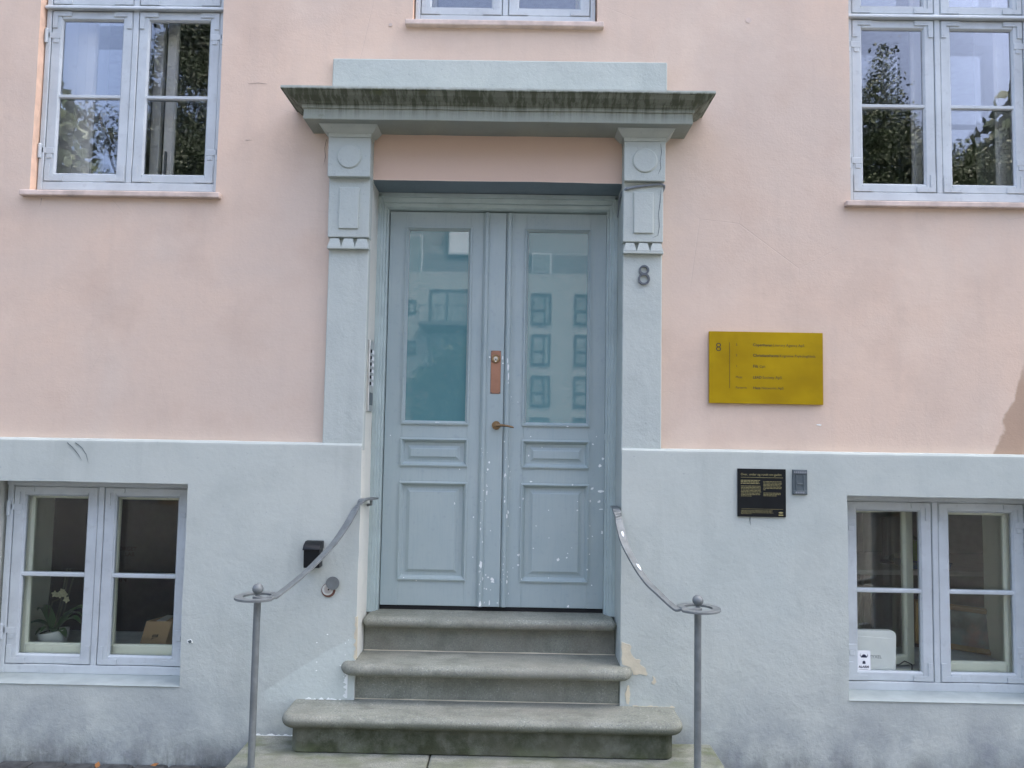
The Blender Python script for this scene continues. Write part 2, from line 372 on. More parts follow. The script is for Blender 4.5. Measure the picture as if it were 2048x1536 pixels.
# setts along the foot of the wall: each stone its own piece
protos = []
for k in range(6):
    b = B(); q = [(-.08+rng.uniform(-.008, .008), -.055+rng.uniform(-.006, .006)), (.08+rng.uniform(-.008, .008), -.055+rng.uniform(-.006, .006)), (.088+rng.uniform(-.006, .006), rng.uniform(-.01, .01)), (.078+rng.uniform(-.008, .008), .055+rng.uniform(-.006, .006)), (-.078+rng.uniform(-.008, .008), .055+rng.uniform(-.006, .006)), (-.09, rng.uniform(-.01, .01))]
    b.loft([[(x, y, -.02) for x, y in q], [(x, y, .012) for x, y in q], [(x*.84, y*.82, .022) for x, y in q]])
    bm = b.bm; bmesh.ops.recalc_face_normals(bm, faces=bm.faces)
    me = bpy.data.meshes.new('sett'); bm.to_mesh(me); bm.free(); me.materials.append(MATS['sett']); protos.append(me)
for j in range(6):
    for i in range(30):
        x = -4.6+i*.178+(j % 2)*.089; y = -.125-j*.122
        if x > -1.36: continue
        o = bpy.data.objects.new('sett', protos[rng.randrange(6)]); COL.objects.link(o); o.parent = street
        o.location = (x+rng.uniform(-.006, .006), y+rng.uniform(-.006, .006), .026+rng.uniform(-.004, .006)); o.rotation_euler = (rng.uniform(-.03, .03), rng.uniform(-.03, .03), rng.uniform(-.05, .05))

# ================================================================== HOUSE
house = thing('house', (0, 0, 0), 'pink plastered townhouse front with pale grey plinth, doorway and windows', 'house')
UW = [(-2.098, 3.137, .22, -.43, .10), (2.476, 3.145, .20, -.53, 0), (.020, 4.142, .22, -.53, 0)]       # centre x, frame bottom z, inner window depth, its left edge and mullion
LW = [(-2.181, .447, .175), (2.440, .447, .175)]
DX0, DX1, DZ = -.706, .694, 3.203
def wall(name, x0, x1, z0, z1, yf, yb, holes, mat, step, wob=.0):
    def cuts(a, b, hs):
        c = {round(a, 4), round(b, 4)} | {round(h, 4) for h in hs if a < h < b}
        s_ = sorted(c); out = []
        for p, q in zip(s_, s_[1:]):
            k = max(1, round((q-p)/step)); out += [p+(q-p)*i/k for i in range(k)]
        return out+[s_[-1]]
    X = cuts(x0, x1, [h[i] for h in holes for i in (0, 1)]); Z = cuts(z0, z1, [h[i] for h in holes for i in (2, 3)])
    b = B(); vf = {}
    def V(i, k):
        if (i, k) not in vf: vf[(i, k)] = b.bm.verts.new((X[i], yf, Z[k]))
        return vf[(i, k)]
    for i in range(len(X)-1):
        for k in range(len(Z)-1):
            cx, cz = (X[i]+X[i+1])/2, (Z[k]+Z[k+1])/2
            if any(h[0] < cx < h[1] and h[2] < cz < h[3] for h in holes): continue
            b.bm.faces.new((V(i, k), V(i+1, k), V(i+1, k+1), V(i, k+1)))
    # back face in coarse pieces
    XX = sorted({x0, x1} | {h[i] for h in holes for i in (0, 1) if x0 < h[i] < x1}); ZZ = sorted({z0, z1} | {h[i] for h in holes for i in (2, 3) if z0 < h[i] < z1})
    for p, q in zip(XX, XX[1:]):
        for r_, t in zip(ZZ, ZZ[1:]):
            if any(h[0] < (p+q)/2 < h[1] and h[2] < (r_+t)/2 < h[3] for h in holes): continue
            b.face([(p, yb, r_), (q, yb, r_), (q, yb, t), (p, yb, t)])
    return b.build(name, mat, house, wob=wob)
def reveal(x0, x1, z0, z1, yf, yb, mats, step=.06, wob=.0):
    def strip(pts0, pts1, m, nm='reveal'):
        b = B(); A = Vector(pts0[0]); E = Vector(pts0[1]); A2 = Vector(pts1[0]); E2 = Vector(pts1[1])
        k = max(1, round((E-A).length/step))
        for i in range(k):
            s0, s1 = i/k, (i+1)/k
            b.face([A.lerp(E, s0), A.lerp(E, s1), A2.lerp(E2, s1), A2.lerp(E2, s0)])
        return b.build(nm, m, house, wob=wob)
    if mats[0]: strip(((x0, yf, z0), (x0, yf, z1)), ((x0, yb, z0), (x0, yb, z1)), mats[0])
    if mats[1]: strip(((x1, yf, z0), (x1, yf, z1)), ((x1, yb, z0), (x1, yb, z1)), mats[1])
    if mats[2]: strip(((x0, yf, z1), (x1, yf, z1)), ((x0, yb, z1), (x1, yb, z1)), mats[2])
    if mats[3]: strip(((x0, yf, z0), (x1, yf, z0)), ((x0, yb, z0), (x1, yb, z0)), mats[3])
WB = .003
up_holes = [(c-.522, c+.522, zb-.03, zb+1.62) for c, zb, d, il, im in UW]
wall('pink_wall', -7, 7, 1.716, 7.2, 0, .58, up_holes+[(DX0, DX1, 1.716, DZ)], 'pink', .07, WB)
lo_holes = [(c-.545, c+.545, .44, 1.506) for c, zb, d in LW]
wall('plinth', -7, 7, -.95, 1.716, -.05, .58, lo_holes+[(DX0, DX1, -.1, 1.716)], 'plinth', .07, WB)
b = B()   # sloping weathered top of the plinth, left and right of the doorway
for p, q in ((-7, DX0), (DX1, 7)):
    k = int((q-p)/.07)
    for i in range(k):
        xa, xb = p+(q-p)*i/k, p+(q-p)*(i+1)/k
        b.face([(xa, -.05, 1.716), (xb, -.05, 1.716), (xb, -.0495, 1.727), (xa, -.0495, 1.727)]); b.face([(xa, -.0495, 1.727), (xb, -.0495, 1.727), (xb, -.042, 1.737), (xa, -.042, 1.737)]); b.face([(xa, -.042, 1.737), (xb, -.042, 1.737), (xb, .004, 1.741), (xa, .004, 1.741)])
b.build('plinth_ledge', 'plinth', house, wob=WB)
for c, zb, d, il, im in UW:
    reveal(c-.522, c+.522, zb-.03, zb+1.62, 0, .14, ('peach', 'peach', 'peach', 'sill_pink'), wob=WB)
    reveal(c-.522, c+.522, zb-.03, zb+1.62, .1401, .58, ('innerwhite',)*4)
    if il > -.5:
        b = B(); b.prism([(c-.5215, .1403), (c+il, d), (c+il, .56), (c-.5215, .56)], 'z', zb-.029, zb+1.619); b.build('splayed_lining', 'innerwhite', house)
for c, zb, d in LW:
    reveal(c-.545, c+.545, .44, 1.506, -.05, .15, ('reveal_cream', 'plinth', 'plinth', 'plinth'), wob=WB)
    reveal(c-.545, c+.545, .44, 1.506, .1501, .58, ('cream',)*4)
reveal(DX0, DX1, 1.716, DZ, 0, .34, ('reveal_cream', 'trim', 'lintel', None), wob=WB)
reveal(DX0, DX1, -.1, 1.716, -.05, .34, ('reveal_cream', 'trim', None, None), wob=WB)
b = B(); b.box(-7, 7, .0005, 9, 7.2, 18); b.build('upper_storeys', 'pink', house)
b = B(); b.box(-7, 7, 6, 9, 0, 7.2); b.build('rear_wing', 'pink', house)
b = B(); b.box(-7, -6.9, .585, 6, 0, 7.2); b.build('gable_wall', 'pink', house)
b = B(); b.box(6.9, 7, .585, 6, 0, 7.2); b.build('gable_wall', 'pink', house)
# ---- dim rooms behind the windows (closed boxes, daylight comes in through the panes only)
def room(x0, x1, y0, y1, z0, z1, wallm='room_wall'):
    r = B(); r.box(x0-.05, x0, y0, y1, z0, z1); r.build('room_side_wall', wallm, house)
    r = B(); r.box(x1, x1+.05, y0, y1, z0, z1); r.build('room_side_wall', wallm, house)
    r = B(); r.box(x0-.05, x1+.05, y1, y1+.05, z0, z1); r.build('room_back_wall', wallm, house)
    r = B(); r.box(x0-.05, x1+.05, y0-.05, y1+.05, z0-.05, z0); r.build('room_floor', 'room_floor', house)
    r = B(); r.box(x0-.05, x1+.05, y0-.02, y1+.05, z1, z1+.05); r.build('room_ceiling', 'ceiling', house)
room(-4.9, -1.2, .57, 4.2, -.8, 1.9); room(1.2, 5.4, .57, 4.2, -.8, 1.9)
room(-5.2, -.95, .57, 4.6, 2.2, 5.0); room(1.1, 6.6, .57, 4.6, 2.2, 5.0); room(-.85, .9, .57, 3.5, 3.2, 6.2)
b = B(); b.box(-3.62, -2.75, 2.9, 4.19, -.8, 1.89); b.build('grey_partition', 'room_teal', house)
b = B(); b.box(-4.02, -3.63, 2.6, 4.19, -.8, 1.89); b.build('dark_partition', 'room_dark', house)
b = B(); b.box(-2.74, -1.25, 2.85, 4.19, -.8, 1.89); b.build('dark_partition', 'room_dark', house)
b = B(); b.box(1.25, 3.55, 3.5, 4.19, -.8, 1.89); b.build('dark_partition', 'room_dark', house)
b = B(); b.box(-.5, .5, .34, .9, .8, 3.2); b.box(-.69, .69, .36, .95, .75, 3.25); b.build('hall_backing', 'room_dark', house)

# ---- windows
def bracket(b, x, z, sx, sz, y):              # flat L-shaped corner iron with screw heads
    L, Wd, t = .105, .027, .006
    pts = [(0, 0), (L, 0), (L, Wd), (Wd, Wd), (Wd, L*.92), (0, L*.92)]
    pts = [(x+sx*p, z+sz*q) for p, q in pts]
    b.prism(pts, 'y', y-t, y+.001)
    for p, q in ((.04, Wd/2), (.09, Wd/2), (Wd/2, .045), (Wd/2, .082)):
        b.cyl((x+sx*p, y-t-.0018, z+sz*q), (x+sx*p, y-t+.001, z+sz*q), .0042, n=6)
def casement(win, x0, x1, z0, z1, y, st, rails, bars, glassm, mat, hinge=None, irons=True, names=('sash', 'pane', 'glazing_bar')):
    """one sash between x0..x1, z0..z1, front at y"""
    b = B(); th = .038
    gx0, gx1, gz0, gz1 = x0+st, x1-st, z0+rails[0], z1-rails[1]
    b.box(x0, gx0, y, y+th, z0, z1).box(gx1, x1, y, y+th, z0, z1).box(gx0, gx1, y+.0006, y+th, z0, gz0).box(gx0, gx1, y+.0006, y+th, gz1, z1)
    b.build(names[0], mat, win, bevel=.004, seg=2)
    r = B(); r.ring(gx0-.001, gx1+.001, gz0-.001, gz1+.001, [(0, y+.001), (.008, y+.012), (.008, y+.03)]); r.build('putty_bead', mat, win)
    zs = [gz0]+[q for q in bars]+[gz1]
    for zb_ in bars:
        k = B(); k.prism([(y+.004, zb_-.007), (y+.012, zb_-.012), (y+th, zb_-.012), (y+th, zb_+.012), (y+.012, zb_+.012), (y+.004, zb_+.007)], 'x', gx0, gx1)
        k.build(names[2], mat, win)
    for a, c in zip(zs, zs[1:]):
        p = B(); p.box(gx0+.004, gx1-.004, y+.016, y+.019, a+.002, c-.002); p.build(names[1], glassm, win)
    if irons:
        for sx, xx in ((1, x0+.004), (-1, x1-.004)):
            for sz, zz in ((1, z0+.003), (-1, z1-.003)):
                q = B(); bracket(q, xx, zz, sx, sz, y); q.build('corner_iron', mat, win)
    if hinge:
        hx = x0 if hinge < 0 else x1
        for hz in (z0+.16, z0+.835) if z1-z0 > .8 else ((z0+z1)/2-.08,):
            q = B(); o = hinge
            q.box(min(hx-.0*o, hx-.05*o), max(hx, hx-.05*o), y-.004, y+.001, hz, hz+.035)
            q.box(min(hx+.012*o, hx-.006*o), max(hx+.012*o, hx-.006*o), y-.005, y+.002, hz+.002, hz+.035)
            q.box(min(hx-.012*o, hx-.04*o), max(hx-.012*o, hx-.04*o), y-.0042, y+.001, hz-.026, hz-.0)
            q.build('hinge', mat, win, bevel=.002)
            q = B(); q.cyl((hx+.026*o, y-.008, hz-.028), (hx+.026*o, y-.008, hz+.05), .0105, n=12); q.cyl((hx+.026*o, y-.008, hz+.05), (hx+.026*o, y-.008, hz+.057), .0105, .005, n=12)
            q.box(min(hx+.01*o, hx+.03*o), max(hx+.01*o, hx+.03*o), y-.006, y-.002, hz+.004, hz+.034)
            q.build('hinge_knuckle', mat, win, smooth=True)
def window(cx, zb, y, di, upper, ajar=False, il=-.53, mo=0):
    H = 1.60 if upper else 1.055; W = .515 if upper else .525
    s0, s1 = .019, (.483 if upper else .488); st = .053 if upper else .056
    zt = 1.048 if upper else 1.018
    b = B()                                   # outer frame: jambs, head, bottom rail, mullion
    b.box(cx-W, cx-s1-.003, y, y+.08, zb, zb+H).box(cx+s1+.003, cx+W, y, y+.08, zb, zb+H)
    b.box(cx-s1-.003, cx+s1+.003, y+.0012, y+.08, zb, zb+.047).box(cx-s1-.003, cx+s1+.003, y+.0012, y+.08, zb+H-.035, zb+H)
    b.box(cx-.016, cx+.016, y+.002, y+.08, zb+.047, zb+H-.035)
    if upper: b.box(cx-s1-.003, cx+s1+.003, y+.0012, y+.08, zb+zt+.004, zb+1.083)
    win = b.build('window', 'win' , house, bevel=.003)
    b = B(); b.box(cx-s1-.003, cx+s1+.003, y+.045, y+.06, zb+.04, zb+H-.03)
    d = B()                                   # dark rebate shadow gaps come from these open joints
    for sg in (-1, 1):
        xa, xb = sorted((cx+sg*s0, cx+sg*s1))
        casement(win, xa, xb, zb+.050, zb+zt, y+.006, st, (.044, .045), [zb+.549 if upper else zb+.533], 'glass_upper' if upper else 'glass_lower', 'win', hinge=sg)
        if upper: casement(win, xa, xb, zb+1.087, zb+H-.038, y+.006, st, (.044, .045), [], 'glass_upper', 'win', hinge=sg)
    if upper:
        t = B(); t.prism([(y-.022, zb+1.052), (y-.022, zb+1.064), (y+.0, zb+1.082), (y+.001, zb+1.050)], 'x', cx-W, cx+W); t.build('transom_moulding', 'win', win, bevel=.002)
        t = B(); t.box(cx-.560, cx+.556, -.036, .055, zb-.058, zb-.026); t.build('sill', 'sill_pink', win, bevel=.006, seg=2, wob=.004)
        t = B(); t.prism([(-.03, zb-.0275), (.056, zb-.0275), (.056, zb-.002)], 'x', cx-.52, cx+.52); t.build('sill_fillet', 'sill_pink', win, wob=.002)
    else:
        t = B(); t.box(cx-W, cx+W, y-.012, y+.004, zb+1.025, zb+1.052); t.build('head_moulding', 'win', win, bevel=.004)
        t = B(); t.prism([(-.056, .4415), (-.056, .44), (y+.02, .44), (y+.02, .449)], 'x', cx-.545, cx+.545); t.build('sill', 'sill_grey', win, wob=.002)
    # inner casement window
    im = 'innerwhite' if upper else 'cream'; yi = di; iw = .50
    b = B(); zt2 = zb+(1.50 if upper else 1.02); z2 = zb+(.045 if upper else .085)
    xl, xr = cx+il+.06, cx+iw-.03
    b.box(cx+il, xl, yi, yi+.05, z2-.06, zt2+.03).box(xr, cx+.53, yi, yi+.05, z2-.06, zt2+.03)
    b.box(xl, xr, yi, yi+.05, zt2-.01, zt2+.03).box(xl, xr, yi, yi+.05, z2-.06, z2)
    b.build('inner_frame', im, win, bevel=.003)
    for sg in (-1, 1):
        xa, xb = (xl-.002, cx+mo-.012) if sg < 0 else (cx+mo+.012, xr+.002)
        n0 = set(win.children)
        casement(win, xa, xb, z2+.003, zt2-.014, yi-.012 if not upper else yi-.006, .052, (.05, .05), [] if not upper else [zb+1.15], 'glass_inner' if upper else 'glass_inner_lower', im, irons=False, names=('inner_sash', 'inner_pane', 'inner_bar'))
        if ajar and sg < 0:
            for o in set(win.children)-n0:
                M = Matrix.Translation((xa, yi+.02, 0)) @ Matrix.Rotation(R(17), 4, 'Z') @ Matrix.Translation((-xa, -yi-.02, 0))
                o.data.transform(M)
    k = B(); k.cyl((cx+mo+.035, yi-.02, z2+.16), (cx+mo+.035, yi-.02, z2+.22), .006, n=8); k.box(cx+mo+.03, cx+mo+.04, yi-.024, yi-.01, z2+.1, z2+.24); k.build('hasp', 'iron8', win)
    return win
for c, zb, d, il, im in UW: window(c, zb, .05, d, True, il=il, mo=im)
for i, (c, zb, d) in enumerate(LW):
    window(c, zb, .10, d, False, ajar=(i == 1))
    b = B(); b.box(c-.6, c+.6, .22, .72, .485, .522); b.build('inner_shelf', 'white_shelf', house, bevel=.004)

# ---- pilasters, cornice and panel above
def pilaster(x0, x1, sg):
    b = B(); b.box(x0+.002, x1-.002, -.034, .02, 1.70, 2.803); p = b.build('pilaster', 'trim', house, bevel=.004, wob=.002)
    xm = (x0+x1)/2
    b = B(); b.box(x0-.002, x1-.0005, -.058, .02, 2.862, 3.196); b.build('upper_shaft', 'trim', p, bevel=.005, seg=2, wob=.0025)
    b = B(); b.box(xm-.055, xm+.054, -.068, -.05, 2.908, 3.138); b.build('raised_panel', 'trim', p, bevel=.005, seg=2, wob=.002)
    b = B(); b.box(x0-.003, x1+.003, -.094, .02, 3.190, 3.408); b.build('capital_block', 'trim', p, bevel=.004, seg=2, wob=.0025)
    b = B(); b.cyl((xm, -.103, 3.301), (xm, -.09, 3.301), .064, .070, n=40); b.build('disc', 'trim', p, bevel=.003)
    b = B(); zz = [(3.4082, .004, .096), (3.428, .006, .098), (3.430, .016, .104), (3.448, .034, .128), (3.4612, .046, .150)]
    b.loft([[(x0-i, -y, z), (x1+i, -y, z), (x1+i, .02, z), (x0-i, .02, z)] for z, i, y in zz]); b.build('capital_cornice', 'trim', p, wob=.002)
    b = B(); b.box(x0+.003, x1-.003, -.030, .0, 2.8035, 2.8605); b.build('tooth_band', 'trim', p, bevel=.002)
    w3 = (x1-x0)/3
    for k in range(3):
        a = x0+k*w3; b = B()
        b.loft([[(a+.001, -.062, 2.812), (a+w3-.001, -.062, 2.812), (a+w3-.001, -.028, 2.812), (a+.001, -.028, 2.812)], [(a+.014, -.054, 2.856), (a+w3-.014, -.054, 2.856), (a+w3-.014, -.028, 2.856), (a+.014, -.028, 2.856)]])
        b.build('tooth', 'trim', p)
    b = B(); b.box(x0-.001, x1+.001, -.063, .0, 2.797, 2.8115); b.build('tooth_ledge', 'trim', p, bevel=.002, wob=.002)
pilaster(-.926, DX0+.004, -1); pilaster(DX1-.004, .908, 1)
def cornice():
    prof = [(.0, 3.4625), (.203, 3.4625), (.205, 3.466), (.203, 3.519), (.212, 3.521), (.214, 3.539), (.222, 3.541), (.232, 3.549), (.252, 3.557), (.272, 3.566), (.288, 3.580), (.292, 3.584), (.302, 3.585), (.302, 3.601), (.29, 3.606), (.0, 3.625)]
    b = B(); rings = []
    for o, z in prof:
        e = o-.203 if o > .1 else 0
        xl, xr = -1.038-e, 1.031+e
        if o == 0: y = .0; xl, xr = (-1.038, 1.031) if z < 3.5 else (-1.137, 1.13)
        else: y = -o
        n = 44
        rings.append([(xl, .01, z)]+[(xl+(xr-xl)*i/n, y, z) for i in range(n+1)]+[(xr, .01, z)])
    b.loft(rings, False, False)
    c = b.build('cornice', 'cornice', house, wob=.003)
    b = B(); b.box(-.938, .931, -.028, .01, 3.60, 3.887); b.build('blocking_panel', 'trim', c, bevel=.006, seg=2, wob=.002)
    b = B()
    for x in (-.62, -.30, .12, .35, .55): b.cyl((x, -.012, 3.460), (x, -.012, 3.4622), .012+.006*math.sin(x*9), n=7)
cornice()

# ---- door frame and leaves
YD = .29
def door():
    zb0 = .787; f = None
    for sg, xe in ((-1, DX0), (1, DX1)):
        b = B()
        pr = [(xe-sg*.0, .212), (xe-sg*.018, .212), (xe-sg*.020, .222), (xe-sg*.030, .224), (xe-sg*.034, .238), (xe-sg*.044, .240), (xe-sg*.047, .262), (xe-sg*.056, .264), (xe-sg*.058, .335), (xe-sg*.0, .335)]
        b.prism(pr, 'z', zb0, 3.19)
        o = b.build('door_jamb' if f else 'door_frame', 'frame_paint', f or house); f = f or o
    b = B(); b.prism([(.212, 3.2), (.212, 3.178), (.225, 3.174), (.228, 3.150), (.246, 3.146), (.248, 3.128), (.262, 3.118), (.335, 3.113), (.335, 3.2)], 'x', DX0+.001, DX1-.001)
    b.build('head_mould', 'frame_paint', f)
    xL, xR = -.645, .637
    leaves = []
    def leaf(x0, x1, s):                    # s = -1 left leaf, +1 right leaf
        def X(a, c): return tuple(sorted((s*a-.0, s*c-.0)))
        gx = X(.165, .543)                  # opening column (behind the mouldings)
        z = [.812, .965, 1.508, 1.617, 1.762, 1.860, 3.012, 3.111]
        b = B()
        b.box(x0, gx[0], YD, YD+.045, z[0], z[-1]).box(gx[1], x1, YD, YD+.045, z[0], z[-1])
        for a, c in ((z[0], z[1]), (z[2], z[3]), (z[4], z[5]), (z[6], z[7])): b.box(gx[0], gx[1], YD+.0008, YD+.045, a, c)
        L = b.build('door_leaf', 'door', house, bevel=.0015)
        leaves.append(L)
        # glazed opening
        q = X(.155, .552)
        r = B(); r.ring(q[0], q[1], 1.850, 3.022, [(0, YD+.001), (.001, YD-.010), (.010, YD-.012), (.014, YD-.004), (.022, YD+.004), (.024, YD+.016)]); r.build('glazing_moulding', 'door', L)
        p = B(); p.box(q[0]+.021, q[1]-.021, YD+.012, YD+.018, 1.870, 3.001); p.build('pane', 'frosted', L)
        for (z0, z1, fz0, fz1) in ((1.607, 1.772, 1.663, 1.710), (.955, 1.520, 1.013, 1.462)):
            r = B(); r.ring(q[0], q[1], z0, z1, [(0, YD+.001), (.001, YD-.009), (.009, YD-.011), (.013, YD-.003), (.016, YD-.002), (.019, YD+.008), (.025, YD+.017), (.026, YD+.020)], cap=True); r.build('panel_moulding', 'door', L)
            fx = X(.222, .492)
            r = B(); r.ring(fx[0], fx[1], fz0, fz1, [(-.018, YD+.0195), (-.001, YD+.014), (0, YD+.0085), (.004, YD+.0075)], cap=True); r.build('raised_panel', 'door', L)
        return L
    L1 = leaf(xL, -.046, -1); L2 = leaf(.046, xR, 1)
    def halfround(xc, r, yb, n=9): return [(xc+r*math.cos(math.pi*i/(n-1)), yb-r*.85*math.sin(math.pi*i/(n-1))) for i in range(n)]
    # cover strip with two beads
    b = B(); b.box(-.048, .0445, YD-.014, YD+.05, .814, 3.108); b.build('cover_strip', 'door', L2, bevel=.003)
    b = B(); b.prism([(-.046, YD+.005), (-.046, YD-.013), (-.052, YD-.013)]+halfround(-.069, .0145, YD-.012)+[(-.088, YD-.010), (-.091, YD-.004), (-.091, YD+.005)], 'z', .815, 3.107); b.build('astragal', 'door', L1, smooth=True)
    b = B(); b.prism([(.0485, YD+.005), (.0485, YD-.008), (.089, YD-.008), (.089, YD+.005)][::-1]+[], 'z', .815, 3.107); b.prism(halfround(.066, .0150, YD-.0085), 'z', .815, 3.107); b.build('astragal', 'door', L2, smooth=True)
    ys = YD-.014
    b = B(); b.box(-.0325, .0265, ys-.004, ys+.001, 2.036, 2.288); lp = b.build('lock_plate', 'copper', L2, bevel=.002)
    b = B(); b.cyl((-.004, ys-.016, 2.240), (-.004, ys-.003, 2.240), .023, .026, n=28); b.build('lock_rose', 'bronze', L2, smooth=True)
    b = B(); b.cyl((-.004, ys-.0175, 2.240), (-.004, ys-.0155, 2.240), .0115, n=20); b.box(-.009, .001, ys-.0175, ys-.0155, 2.222, 2.24); b.build('lock_cylinder', 'nickel', L2)
    b = B()
    for x in (-.027, .021):
        for zz in (2.042, 2.282): b.cyl((x, ys-.0055, zz), (x, ys-.003, zz), .0035, n=8)
    b.build('screws', 'iron8', L2)
    b = B(); b.cyl((.006, ys-.009, 1.852), (.006, ys+.001, 1.852), .0245, .026, n=28); b.build('handle_rose', 'bronze', L2, smooth=True)
    b = B(); b.cyl((.006, ys-.05, 1.852), (.006, ys-.008, 1.852), .011, n=16); b.tube([(.006, ys-.046, 1.852), (.02, ys-.05, 1.853), (.045, ys-.052, 1.852), (.075, ys-.052, 1.849), (.1, ys-.05, 1.843), (.108, ys-.048, 1.840)], [.010, .009, .0075, .0065, .006, .004], 10); b.build('lever', 'bronze', L2, smooth=True)
    b = B(); b.cyl((.006, ys-.0015, 1.765), (.006, ys+.001, 1.765), .024, n=28); b.build('blank_rose', 'door', L2)
    b = B(); b.cyl((.648, YD-.012, .862), (.648, YD-.012, .945), .011, n=10); b.build('hinge', 'door', L2, smooth=True)
    b = B(); b.box(-.647, .639, YD+.006, YD+.05, .788, .8115); b.build('threshold_gap', 'dark_gap', f)
    return leaves
leaves = door()
CHIPS = [(0.637,1.797,0.008,0.0159),(0.57,1.752,0.0048,0.0048),(0.611,1.629,0.0088,0.0088),(0.63,1.67,0.0072,0.0072),(0.617,1.481,0.0179,0.0064),(0.567,1.496,0.008,0.008),(0.608,1.422,0.0072,0.0072),(0.62,1.379,0.01,0.0032),(0.628,1.246,0.0056,0.008),(0.198,1.68,0.004,0.004),(0.275,1.729,0.0028,0.0028),(0.213,1.53,0.0064,0.0032),(0.454,1.516,0.004,0.004),(0.167,1.431,0.0056,0.0056),(0.152,1.381,0.0032,0.0032),(0.485,1.369,0.004,0.004),(0.485,1.42,0.0028,0.0028),(0.247,1.275,0.0028,0.0028),(0.318,1.367,0.0028,0.0028),(0.323,1.209,0.0028,0.0028),(0.233,1.147,0.0032,0.0032),(0.377,1.086,0.0072,0.0072),(0.426,1.097,0.004,0.004),(0.432,1.122,0.0024,0.0024),(0.324,0.978,0.0024,0.0024),(0.543,1.035,0.0036,0.0036),(0.545,1.212,0.0032,0.0032),(0.572,1.223,0.0032,0.0032),(0.558,1.282,0.0028,0.0028),(0.558,1.425,0.004,0.0064),(0.571,0.945,0.0032,0.0032),(0.149,1.109,0.0064,0.0064),(0.146,1.051,0.0056,0.0056),(0.118,1.035,0.0024,0.0024),(0.167,0.973,0.0032,0.0032),(0.438,0.823,0.0056,0.0056),(0.455,1.154,0.0024,0.0024),(0.557,1.121,0.0028,0.0028),(0.59,1.797,0.0024,0.0024),(0.208,1.791,0.0032,0.0032),(-0.031,1.638,0.0056,0.0056),(-0.038,1.595,0.004,0.0072),(-0.04,1.5,0.0032,0.0032),(-0.041,1.461,0.0032,0.012),(-0.06,1.476,0.0032,0.0032),(0.056,1.759,0.004,0.004),(0.08,1.617,0.004,0.0064),(0.062,1.565,0.0032,0.012),(0.063,1.416,0.0032,0.0072),(-0.067,1.054,0.008,0.0199),(-0.057,0.973,0.0048,0.008),(-0.024,0.981,0.004,0.004),(0.0,0.97,0.0088,0.0088),(0.002,0.956,0.008,0.004),(-0.066,0.834,0.0072,0.0159),(-0.015,0.839,0.0024,0.0159),(0.032,0.838,0.0032,0.0032),(0.084,0.956,0.004,0.012),(0.076,1.33,0.0048,0.012),(0.084,1.354,0.004,0.008),(-0.038,0.994,0.0032,0.0032),(-0.016,1.246,0.0028,0.0028),(-0.116,1.32,0.0032,0.0032),(-0.115,1.092,0.0028,0.0028),(-0.228,1.395,0.0028,0.0064),(-0.202,1.594,0.0028,0.0028),(-0.611,1.783,0.0028,0.0028),(-0.51,0.967,0.0032,0.0032),(-0.437,0.953,0.004,0.004),(-0.033,0.915,0.004,0.004),(-0.009,0.91,0.004,0.0016),(-0.074,1.413,0.002,0.002),(-0.073,1.257,0.0024,0.008),(-0.06,1.183,0.0024,0.0048),(0.06,1.026,0.0024,0.0024),
 (.07,2.19,.004,.02),(.073,2.14,.003,.02),(.066,2.23,.003,.012),(.036,2.245,.003,.009),(.038,2.215,.004,.004),(-.04,2.25,.004,.006),(.072,2.1,.0025,.006),(.09,2.02,.002,.003),(.13,1.99,.002,.002),(-.34,1.862,.011,.0025),(.42,1.853,.005,.003)]
def chips():
    trees = []
    for L in leaves:
        for o in [L]+list(L.children):
            trees.append(BVHTree.FromPolygons([v.co for v in o.data.vertices], [p.vertices for p in o.data.polygons]))
    r = random.Random(9)
    extra = [(r.choice((-.072, -.045, .052, .066, .088))+r.gauss(0, .003), r.uniform(.83, 1.75), r.uniform(.0012, .0026), r.uniform(.0015, .007)) for _ in range(36)]
    bs = [B(), B()]
    for x, z, w_, h_ in [(a, c, e*1.3, g_*1.3) for a, c, e, g_ in CHIPS]+extra:
        best = None
        for t in trees:
            hit = t.ray_cast(Vector((x, 0, z)), Vector((0, 1, 0)))
            if hit[0] is not None and (best is None or hit[0].y < best): best = hit[0].y
        if best is None: continue
        k = 9; a0 = r.uniform(0, 6); pts = []
        for i in range(k):
            a = a0+2*math.pi*i/k; q = r.uniform(.6, 1.15)
            pts.append((x+w_*q*math.cos(a), z+h_*q*math.sin(a)))
        bs[0 if x < -.048 else 1].prism(pts, 'y', best-.0012, best+.004)
    for b_, L in zip(bs, leaves): stuff(b_.build('paint_chips', 'chip_white', L))
chips()
# bare plaster where the plinth paint has peeled, and small scars in the render
def flat_patch(pts, y, m, nm, t=.0015): 
    b = B(); b.prism(pts, 'y', y-t, y+.02); return b.build(nm, m, house)
PY = -.0515
flat_patch([(.700,.719),(.722,.710),(.742,.706),(.751,.695),(.745,.676),(.752,.656),(.764,.640),(.776,.629),(.79,.63),(.800,.626),(.796,.612),(.800,.601),(.815,.594),(.827,.584),(.83,.568),(.838,.556),(.831,.545),(.815,.552),(.795,.555),(.78,.549),(.763,.549),(.756,.57),(.744,.589),(.722,.596),(.705,.602),(.699,.631),(.704,.66),(.698,.69)], PY, 'bare_plaster', 'peeled_patch')
flat_patch([(.863,.546),(.872,.541),(.878,.534),(.883,.514),(.871,.502),(.862,.506),(.858,.514),(.866,.522),(.868,.533)], PY, 'bare_plaster', 'peeled_patch')
r_ = random.Random(3)
